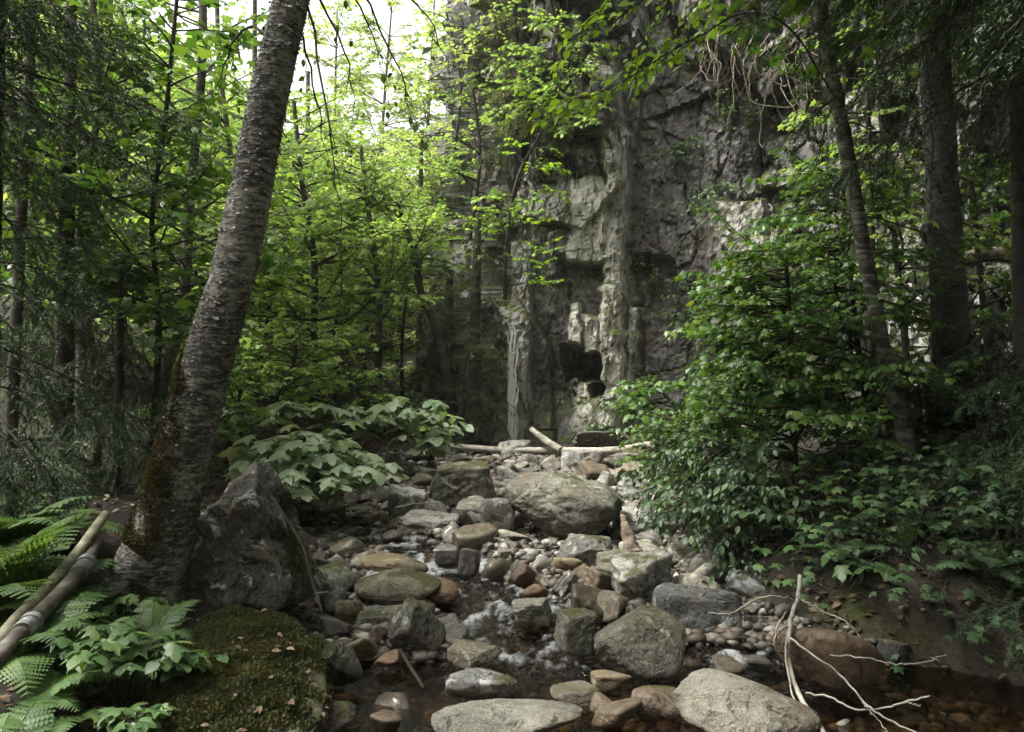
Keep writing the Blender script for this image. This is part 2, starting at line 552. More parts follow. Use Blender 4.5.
def ground(x, y):
    x = np.asarray(x, float); y = np.asarray(y, float)
    sh = x.shape
    x = x.ravel(); y = y.ravel()
    p = np.stack([x, y, x * 0], -1)
    xl = np.interp(y, _LY, _LX) + .12 * vnoise(p * 1.3, 3)
    xr = np.interp(y, _LY, _RX) + .14 * vnoise(p * 1.2, 4)
    w = water_level(y)
    ld = lane_dist(x, y)
    slope = .07 * (np.clip(y, 3.2, 40) - 3.5)
    bed = slope + np.maximum(0, w + .02 - slope) * (1 - sstep(.1, .5, ld))
    pool = (1 - sstep(4.15, 4.45, y))
    wet = np.maximum(pool, 1 - sstep(-.05, .12, ld))
    z = bed * (1 - wet) + (w - .10 - .05 * pool) * wet
    dl = np.maximum(0, xl - x)
    dr = np.maximum(0, x - xr)
    back = sstep(6.5, 10, y)
    z = z + (.30 - .05 * back) * sstep(0, .6, dl) + (.12 + .13 * back) * np.maximum(0, dl - .35)
    z = z + .30 * sstep(0, .7, dr) + .12 * np.maximum(0, dr - .3)
    z = z + .38 * np.maximum(0, -x - 11) + .9 * np.maximum(0, x - 11) + .8 * np.maximum(0, -y - 3.5) + .10 * np.maximum(0, y - 14) + .10 * np.maximum(0, y - 26)  # unseen outer slopes, raised to block low horizon light
    z = np.minimum(z, 18 + .02 * z)
    z = z + .035 * fbm(p * 2.2, 3, 5) + .012 * fbm(p * 9, 3, 6) + (.10 * fbm(p * .8, 3, 7) + .05 * fbm(p * 4.5, 3, 8)) * np.clip((dl + dr) / .8, 0, 1)
    return z.reshape(sh)


def gz(x, y):
    return float(ground(np.array([x]), np.array([y]))[0])


def axis(lo, hi, dense_lo, dense_hi, step, far_step):
    a = list(np.arange(dense_lo, dense_hi, step))
    q, s = dense_hi, step
    while q < hi:
        a.append(q); s = min(s * 1.25, far_step); q += s
    a.append(hi)
    q, s = dense_lo - step, step
    while q > lo:
        a.insert(0, q); s = min(s * 1.25, far_step); q -= s
    a.insert(0, lo)
    return np.array(a)


def grid_faces(nx, ny):
    i = np.arange(ny - 1)[:, None] * nx
    j = np.arange(nx - 1)[None]
    return np.stack([i + j, i + j + 1, i + nx + j + 1, i + nx + j], -1).reshape(-1, 4)


def ground_mat():
    m, nt, out = new_mat('forest_floor')
    g = NT(nt)
    pos = g.n('ShaderNodeNewGeometry').outputs['Position']
    n1 = g.noise(pos, 3.0, 8, .65)
    n2 = g.noise(pos, 26, 6, .7)
    c = g.ramp(g.math('ADD', g.math('MULTIPLY', n1, .55), g.math('MULTIPLY', n2, .45)), [(.38, (.010, .0085, .0065)), (.5, (.022, .018, .0135)), (.62, (.05, .041, .031))])
    mo = g.ramp(g.noise(pos, 1.7, 6, .6), [(.54, 0.), (.63, .8)])
    c = g.mix(g.math('MULTIPLY', mo, g.attr('bank')), c, g.ramp(n2, [(.35, (.02, .026, .008)), (.65, (.06, .068, .016))]))
    cell = g.n('ShaderNodeTexVoronoi', i_Vector=pos, i_Scale=30.0)
    sep = g.n('ShaderNodeSeparateColor', i_Color=cell.outputs['Color']).outputs[0]
    gv = g.ramp(sep, [(.0, (.025, .021, .017)), (.4, (.045, .038, .03)), (.75, (.08, .073, .063)), (1., (.15, .14, .125))])
    c = g.mix(g.attr('bed'), c, gv)
    h = g.math('ADD', g.math('MULTIPLY', n2, .6), g.math('MULTIPLY', g.math('SUBTRACT', 1., cell.outputs['Distance']), g.math('MULTIPLY', g.attr('bed'), .6)))
    bp = g.n('ShaderNodeBump', i_Strength=.8, i_Distance=.03, i_Height=h)
    b = g.n('ShaderNodeBsdfPrincipled', i_Base_Color=c, i_Roughness=.85, i_Normal=bp.outputs[0])
    b.inputs['Specular IOR Level'].default_value = .25
    g.link(b.outputs[0], out.inputs[0])
    return m


gx = axis(-60, 60, -3.6, 3.4, .06, 3)
gy = axis(-40, 90, 2.0, 12.6, .06, 3)
GX, GY = np.meshgrid(gx, gy)
GZ = ground(GX, GY)
b = Buf()
b.add(np.stack([GX, GY, GZ], -1).reshape(-1, 3), grid_faces(len(gx), len(gy)))
xl_ = np.interp(GY, _LY, _LX); xr_ = np.interp(GY, _LY, _RX)
bankf = np.clip(np.maximum(xl_ - GX, GX - xr_) / .25, 0, 1)
bedf = (1 - bankf) * (GY < 11)
o = b.build('ground', ground_mat(), extra={'bank': bankf.ravel(), 'bed': bedf.ravel()})
tag(o, 'dark leaf strewn forest floor and gravel streambed', 'ground', kind='structure')

# ------------------------------------------------------------------ cliff
PL = np.array([(6, 27), (1.5, 23.5), (-1.5, 20), (-1.75, 16.5), (-1.2, 13.6), (-.75, 12.2), (-.2, 11.55), (.6, 11.35), (1.4, 11.2), (2.6, 10.7), (4.6, 9.7), (6.5, 8.4), (10, 5.5), (14, 2)], float)
_pl = smooth_path(PL, 1600)
_sl = np.concatenate([[0], np.cumsum(np.linalg.norm(np.diff(_pl, axis=0), axis=1))])
S_vis0 = float(np.interp(13.0, _pl[::-1, 1], _sl[::-1]))
S_vis1 = float(np.interp(7.6, _pl[::-1, 1], _sl[::-1]))
cs = np.concatenate([np.arange(0, S_vis0, .09), np.arange(S_vis0, S_vis1, .026), np.arange(S_vis1, _sl[-1], .12)])
cz = np.concatenate([np.arange(-.6, 6.6, .03), np.arange(6.6, 13.5, .12)])
SX, SZ = np.meshgrid(cs, cz)
px_ = np.interp(SX, _sl, _pl[:, 0]); py_ = np.interp(SX, _sl, _pl[:, 1])
tx = np.interp(SX, _sl, np.gradient(_pl[:, 0], _sl)); ty = np.interp(SX, _sl, np.gradient(_pl[:, 1], _sl))
k_ = np.ones(41) / 41
_tl = np.hypot(tx, ty)
NXc, NYc = ty / _tl, -tx / _tl       # outward, towards the stream


def blocks(s, z, w, h, seed, wob=.45):
    q = np.stack([s * .9, z * .9, s * 0], -1).reshape(-1, 3)
    s2 = s + wob * w * vnoise(q * (1 / w), seed).reshape(s.shape)
    z2 = z + .5 * wob * h * vnoise(q * (1 / h), seed + 9).reshape(s.shape)
    c = np.floor(s2 / w).astype(np.int64)
    z3 = z2 / h + _hash(c, c * 0, c * 0, seed) + (s2 / w - c - .5) * (_hash(c, c * 0 + 3, c * 0, seed) - .35) * 1.1
    r = np.floor(z3).astype(np.int64)
    fs = s2 / w - c
    fz = z3 - r
    ed = np.minimum(np.minimum(fs, 1 - fs) * w, np.minimum(fz, 1 - fz) * h)
    ed = ed + .2 * sstep(.25, .75, _hash(c, r, c * 0 + 8, seed + 2)) * h * .5
    tl = (fs - .5) * w * (_hash(c, r, c * 0 + 11, seed + 3) - .5) * 1.5 + (fz - .5) * h * (_hash(c, r, c * 0 + 12, seed + 4) - .5) * .8
    return _hash(c, r, c * 0 + 5, seed + 1) - .5, ed, tl


U_ = CX + F * px_ / py_
V_ = CY - F * (SZ - CZ) / py_
o1, e1, t1 = blocks(SX, SZ, 1.5, 3.2, 21)
o2, e2, t2 = blocks(SX, SZ, .62, 1.35, 33)
o3, e3, t3 = blocks(SX, SZ, .27, .6, 47)
o4, e4, t4 = blocks(SX, SZ, .12, .26, 51)
off = .5 * t1 + .8 * t2 + t3 + t4 + .85 * o1 + .46 * o2 + .20 * o3 + .07 * o4 - .20 * (1 - sstep(.0, .05, e2)) - .09 * (1 - sstep(.0, .035, e3)) - .25 * (1 - sstep(0, .07, e1))
Q = np.stack([px_, py_, SZ * .7], -1).reshape(-1, 3)
nz_ = vnoise(np.stack([SX, SZ, SX * 0], -1).reshape(-1, 3) * 1.6, 61).reshape(SX.shape)
nf_ = vnoise(np.stack([SX, SZ, SX * 0], -1).reshape(-1, 3) * 7, 62).reshape(SX.shape)
UU = U_ + 4 * nz_ + 2.5 * nf_
VV = V_ + 8 * nz_ + 3 * nf_


def boxm(x0, x1, y0, y1, e=3.0):
    return np.clip((UU - x0) / e + .5, 0, 1) * np.clip((x1 - UU) / e + .5, 0, 1) * np.clip((VV - y0) / e + .5, 0, 1) * np.clip((y1 - VV) / e + .5, 0, 1)


pale = np.zeros_like(SX)
wet_shade = np.zeros_like(SX)  # wet faces, plus shade painted into the recesses


def feature(x0, x1, y0, y1, o_, keep=.25, p=0., w=0., e=3.0):
    global off, pale, wet_shade
    k = boxm(x0, x1, y0, y1, e)
    off = off * (1 - k) + (off * keep + o_) * k
    pale = np.maximum(pale * (1 - k * .8), p * k)
    wet_shade = np.maximum(wet_shade * (1 - k), w * k)


feature(618, 745, 40, 420, -.32, .22, 0, .9, 10)      # broad smooth dark face
feature(700, 760, 190, 330, .0, .4, .35, .2, 6)       # knobbly pale buttress
feature(500, 624, 160, 450, -.05, .5, .1, .3, 6)
feature(500, 530, 235, 450, .12, .5, .22, .4, 4)     # corner edge with the trickle
feature(530, 570, 280, 440, -.12, .5, .0, .7)         # rough dark wall
feature(566, 602, 165, 262, .10, .25, .95)            # pale slab
feature(555, 604, 262, 318, -.25, .8, .1, .4)
feature(600, 622, 120, 430, .20, .7, .75, .0, 4)
feature(592, 630, 330, 450, .16, .8, .7, .0, 5)     # tall rib
feature(624, 634, 250, 400, .12, .5, .5)
feature(571, 583, 306, 346, .30, .1, .9)              # hanging wedge
feature(583, 597, 318, 356, .22, .1, .8)              # second wedge
feature(560, 598, 352, 376, -1.1, .2, 0, .6, 2)       # cavity below, its shade painted into the colour
feature(574, 600, 376, 445, .16, .4, .7)
feature(588, 600, 378, 392, -.5, .3, 0, .5, 2)  # small recess, shade painted into its colour
feature(626, 664, 255, 300, -.55, .3, 0, .8)          # slot in the dark face
feature(622, 650, 410, 440, -.4, .5, 0, .5)
feature(870, 905, 30, 80, .35, .3, .5)                # pale blocks high on the wall
feature(740, 790, 30, 120, -.25, .8, .0, .6, 6)
feature(820, 880, 100, 130, .2, .8, .2)
fb = fbm(np.stack([SX, SZ * .8, off], -1).reshape(-1, 3) * 1.8, 5, 71, .55).reshape(SX.shape)
fb2 = fbm(np.stack([SX, SZ, off * 2], -1).reshape(-1, 3) * 11, 3, 72, .55).reshape(SX.shape)
off = off + .10 * fb * (1 - .5 * wet_shade) + .03 * fb2
off = off - .10 * np.maximum(SZ, 0) + .35 * sstep(.9, -.1, SZ - .4)
b = Buf()
b.add(np.stack([px_ + NXc * off, py_ + NYc * off, SZ], -1).reshape(-1, 3), grid_faces(len(cs), len(cz)))
CLIFF_OFF = off


def cliff_mat():
    m, nt, out = new_mat('cliff_rock')
    g = NT(nt)
    pos = g.n('ShaderNodeNewGeometry').outputs['Position']
    mp = g.n('ShaderNodeMapping', i_Vector=pos); mp.inputs['Scale'].default_value = (1, 1, .35)
    n1 = g.noise(mp.outputs[0], 2.2, 9, .65, .6)
    n2 = g.noise(pos, 17, 7, .7)
    n3 = g.noise(pos, 5.5, 8, .68, .2)
    f = g.math('ADD', g.math('MULTIPLY', n1, .6), g.math('MULTIPLY', n2, .4))
    c = g.ramp(f, [(.37, (.025, .024, .023)), (.5, (.15, .147, .138)), (.63, (.36, .353, .33))])
    cp = g.ramp(f, [(.37, (.26, .25, .215)), (.5, (.52, .505, .45)), (.63, (.66, .645, .58))])  # pale rock, brightened further for light the ribs lack
    cw = g.ramp(f, [(.37, (.018, .017, .018)), (.5, (.05, .047, .049)), (.63, (.13, .122, .125))])
    c = g.mix(g.attr('wet'), c, cw)
    c = g.mix(g.attr('pale'), c, cp)
    lf = g.ramp(n3, [(.57, 0.), (.63, .6)])
    c = g.mix(lf, c, (.36, .35, .30))
    dk = g.ramp(g.noise(mp.outputs[0], 8, 7, .7, 1.0), [(.53, 0.), (.60, .85)])
    c = g.mix(dk, c, (.022, .021, .019))
    br = g.ramp(g.noise(pos, 2.8, 6, .6), [(.55, 0.), (.66, .6)])
    c = g.mix(br, c, (.085, .06, .04))
    nzz = g.n('ShaderNodeSeparateXYZ', i_0=g.n('ShaderNodeNewGeometry').outputs['Normal']).outputs[2]
    mf = g.ramp(g.math('ADD', g.math('MULTIPLY', nzz, .4), g.noise(pos, 3.0, 6, .65)), [(.68, 0.), (.76, 1.)])
    c = g.mix(mf, c, g.ramp(n2, [(.35, (.03, .04, .012)), (.65, (.09, .105, .03))]))
    vo = g.n('ShaderNodeTexVoronoi', feature='DISTANCE_TO_EDGE', i_Vector=mp.outputs[0], i_Scale=4.5).outputs['Distance']
    h = g.math('ADD', g.math('ADD', g.math('MULTIPLY', n3, .6), g.math('MULTIPLY', n2, .4)), g.math('MULTIPLY', g.ramp(vo, [(0, 0.), (.04, 1.)]), .15))
    bp = g.n('ShaderNodeBump', i_Strength=.6, i_Distance=.03, i_Height=h)
    b_ = g.n('ShaderNodeBsdfPrincipled', i_Base_Color=c, i_Roughness=g.math('SUBTRACT', .8, g.math('MULTIPLY', g.attr('wet'), .3)), i_Normal=bp.outputs[0])
    b_.inputs['Specular IOR Level'].default_value = .3
    g.link(b_.outputs[0], out.inputs[0])
    return m


o = b.build('cliff', cliff_mat(), smooth=False, extra={'pale': pale.ravel(), 'wet': wet_shade.ravel()})
tag(o, 'tall fractured grey cliff with pale ribs and dark wet face', 'cliff', kind='structure')


def cliff_point(px, py):
    """point on the displaced cliff surface seen near this pixel"""
    d = (U_ - px) ** 2 + (V_ - py) ** 2
    i = np.unravel_index(np.argmin(d), d.shape)
    return np.array([px_[i] + NXc[i] * off[i], py_[i] + NYc[i] * off[i], SZ[i]]), np.array([NXc[i], NYc[i], 0])


# ------------------------------------------------------------------ water
def water_mat():
    m, nt, out = new_mat('stream_water')
    g = NT(nt)
    pos = g.n('ShaderNodeNewGeometry').outputs['Position']
    n = g.noise(pos, 38, 4, .6, .4)
    n_ = g.noise(pos, 7, 3, .5)
    bp = g.n('ShaderNodeBump', i_Strength=g.math('ADD', .3, g.math('MULTIPLY', g.attr('foam_glint'), 2.5), True), i_Distance=.08, i_Height=g.math('ADD', g.math('MULTIPLY', n, .6), n_))
    fr = g.n('ShaderNodeFresnel', i_IOR=1.40, i_Normal=bp.outputs[0])
    gl = g.n('ShaderNodeBsdfGlossy', i_Roughness=.04, i_Normal=bp.outputs[0])
    tr = g.n('ShaderNodeBsdfTransparent', i_Color=(.52, .40, .265, 1))
    mx = g.n('ShaderNodeMixShader', i_0=fr.outputs[0])
    g.link(tr.outputs[0], mx.inputs[1]); g.link(gl.outputs[0], mx.inputs[2])
    fo = g.attr('foam_glint')
    fn = g.noise(pos, 120, 6, .85, .5)
    mpf = g.n('ShaderNodeMapping', i_Vector=pos); mpf.inputs['Scale'].default_value = (1, .55, 1)
    fn2 = g.noise(mpf.outputs[0], 34, 5, .75, .6)
    rdg = g.math('SUBTRACT', 1., g.math('ABSOLUTE', g.math('MULTIPLY', g.math('SUBTRACT', fn2, .5), 4.5)))
    mixn = g.math('ADD', g.math('MULTIPLY', rdg, .55), g.math('MULTIPLY', fn, .75))
    fac = g.ramp(g.math('MULTIPLY', g.math('POWER', fo, .6), mixn), [(.44, 0.), (.9, .66)])
    wh = g.n('ShaderNodeBsdfPrincipled', i_Base_Color=(.58, .605, .63, 1), i_Roughness=.25)
    mx2 = g.n('ShaderNodeMixShader', i_0=fac)
    g.link(mx.outputs[0], mx2.inputs[1]); g.link(wh.outputs[0], mx2.inputs[2])
    g.link(mx2.outputs[0], out.inputs[0])
    return m


M['water'] = water_mat()
wx = np.arange(-2.1, 3.6, .022)
wy = np.arange(1.8, 6.8, .022)
WX, WY = np.meshgrid(wx, wy)
ld = lane_dist(WX, WY)
P_ = np.stack([WX, WY, WX * 0], -1).reshape(-1, 3)
rough = np.clip(1 - ld / .15, 0, 1) * sstep(4.0, 4.4, WY) + .16 * np.clip(1 - ld / .3, 0, 1) * (WY <= 4.4) * (WX > .35)
rip = fbm(P_ * np.array([9, 6, 1]), 3, 81).reshape(WX.shape)
rip2 = fbm(P_ * np.array([26, 18, 1]), 2, 82).reshape(WX.shape)
WZ = water_level(WY) + rough * (.022 * rip + .014 * rip2) + .0012 * rip
foam_glint = 1.05 * rough * np.clip(.28 + .75 * rip + .6 * rip2, 0, 1)  # white water, with sky glints painted in as well
foam_glint = np.maximum(foam_glint, np.exp(-((WY - 5.76) / .11) ** 2) * (ld < .12) * (WX > -.62) * np.clip(.8 + .5 * rip + .3 * rip2, 0, 1))
foam_glint = np.maximum(foam_glint, np.exp(-((WY - 6.27) / .035) ** 2) * (ld < .05) * np.clip(.6 + .6 * rip, 0, 1))
keepm = (ld < .2) | (WY < 4.5)
f = grid_faces(len(wx), len(wy))
f = f[keepm.ravel()[f].all(1)]
used = np.unique(f)
remap = np.full(WX.size, -1); remap[used] = np.arange(len(used))
b = Buf()
b.add(np.stack([WX, WY, WZ], -1).reshape(-1, 3)[used], remap[f])
o = b.build('water', M['water'], extra={'foam_glint': foam_glint.ravel()[used]})
tag(o, 'clear brown stream water with white riffles between the stones', 'water', kind='structure')

# thin trickle down the corner of the cliff
rng = np.random.default_rng(5)
b = Buf()
for k in range(26):
    x0 = rng.normal(512, 2.6)
    ys = np.linspace(rng.uniform(325, 400), rng.uniform(436, 447), 14)
    yw = min(cliff_point(q, yy)[0][1] for q in (508, 513, 518) for yy in (340, 370, 400, 430)) - .32
    w_ = np.array([at(x0 + 1.3 * math.sin(q * 1.3 + k) + rng.normal(0, .5), yy, yw) for q, yy in enumerate(ys)])
    tube(b, w_, rng.uniform(.007, .016) * (.6 + .4 * np.sin(np.arange(14) * 1.1 + k)), 5)
m, nt, out = new_mat('falling_water')
g = NT(nt)
pb = g.n('ShaderNodeBsdfPrincipled', i_Base_Color=(.72, .73, .72, 1), i_Roughness=.25)
tr = g.n('ShaderNodeBsdfTransparent')
mx = g.n('ShaderNodeMixShader', i_0=.85)
g.link(tr.outputs[0], mx.inputs[1]); g.link(pb.outputs[0], mx.inputs[2]); g.link(mx.outputs[0], out.inputs[0])
o = b.build('waterfall', m)
tag(o, 'thin white trickle of water falling down the cliff corner', 'waterfall', kind='structure')

# ------------------------------------------------------------------ rocks
_ico = {}


def ico(level):
    if level not in _ico:
        bm = bmesh.new()
        bmesh.ops.create_icosphere(bm, subdivisions=level, radius=1)
        v = np.array([x.co[:] for x in bm.verts])
        f = np.array([[q.index for q in x.verts] for x in bm.faces])
        bm.free()
        _ico[level] = (nrm(v), f)
    return _ico[level]


def rock_shape(seed, angular, level, planes=None, rough_amt=1.0, nplanes=10, box=False):
    """unit rock in [-1,1]^3; angular 0..1"""
    rng = np.random.default_rng(seed)
    d, f = ico(level)
    n = nrm(rng.normal(size=(nplanes, 3)))
    h = rng.uniform(.62, 1.0, nplanes)
    if box:
        h = rng.uniform(.88, 1.1, nplanes)
        bn = nrm(np.array([(1, 0, 0), (-1, 0, 0), (0, 1, 0), (0, -1, 0), (0, 0, 1), (0, 0, -1)], float) + rng.normal(0, .16, (6, 3)))
        n = np.vstack([n, bn]); h = np.concatenate([h, rng.uniform(.58, .74, 6)])
    if planes:
        n = np.vstack([n, nrm(np.array([p[:3] for p in planes]))])
        h = np.concatenate([h, [p[3] for p in planes]])
    p = 3.2 + 34 * angular ** 1.6
    r = (np.sum(np.maximum(0, d @ n.T / h) ** p, 1) + .75 ** p * .2) ** (-1 / p)
    v = d * r[:, None]
    o = rng.uniform(0, 50, 3)
    v = v + d * ((.05 + .05 * angular) * rough_amt * fbm(v * 1.8 + o, 4, seed))[:, None]
    ridge = 1 - np.abs(fbm(v * 3.2 + o, 4, seed + 5)) * 2
    v = v + d * (.06 * (.3 + angular) * rough_amt * (ridge - .6) + .032 * rough_amt * fbm(v * 8 + o, 4, seed + 7, .6))[:, None]
    lo, hi = v.min(0), v.max(0)
    return (v - (lo + hi) / 2) / ((hi - lo) / 2), f


ROCKS = []          # x, y, half width, half depth, short name (for placing and naming the stones)


def boulder(name, label, cat, x0, x1, y0, y1, mat, seed, ang=.5, Y=None, dep=.8, level=5, planes=None, col=None, short=None, sink=.06, tilt=0, yaw=None, rough_amt=1.0, moss=None, nplanes=10, group=None, zb=None, hmax=.85, box=False):
    Yb = Y if Y else depth_on_bed(y1)
    w = (x1 - x0) / F * Yb
    dpt = w * dep
    Yc = Yb + dpt * .5
    w *= Yc / Yb * .98
    xc = ((x0 + x1) / 2 - CX) / F * Yc
    zbot = CZ - (y1 - CY) / F * Yb if zb is None else zb
    ztop = CZ - (y0 - CY) / F * (Yb + dpt * .4)
    h = min(max(ztop - zbot, .25 * w), hmax * w)
    zbot -= sink * h
    h = ztop - zbot
    v, f = rock_shape(seed, ang, level, planes, rough_amt, nplanes, box)
    if yaw:
        a = yaw
        v = v @ np.array([[math.cos(a), math.sin(a), 0], [-math.sin(a), math.cos(a), 0], [0, 0, 1]])
        v = v / np.abs(v).max(0)
    if tilt:
        a = tilt
        v = v @ np.array([[math.cos(a), 0, -math.sin(a)], [0, 1, 0], [math.sin(a), 0, math.cos(a)]])
        v = v / np.abs(v).max(0)
    org = np.array([xc, Yc, zbot + h / 2])
    v = v * np.array([w / 2, dpt / 2, h / 2]) + org
    bb = Buf(); bb.add(v, f)
    o = bb.build(name, M[mat], origin=org)
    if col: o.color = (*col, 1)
    tag(o, label, cat, group)
    ROCKS.append((xc, Yc, w / 2, dpt / 2, short or label, zbot + h))
    return o, v, f


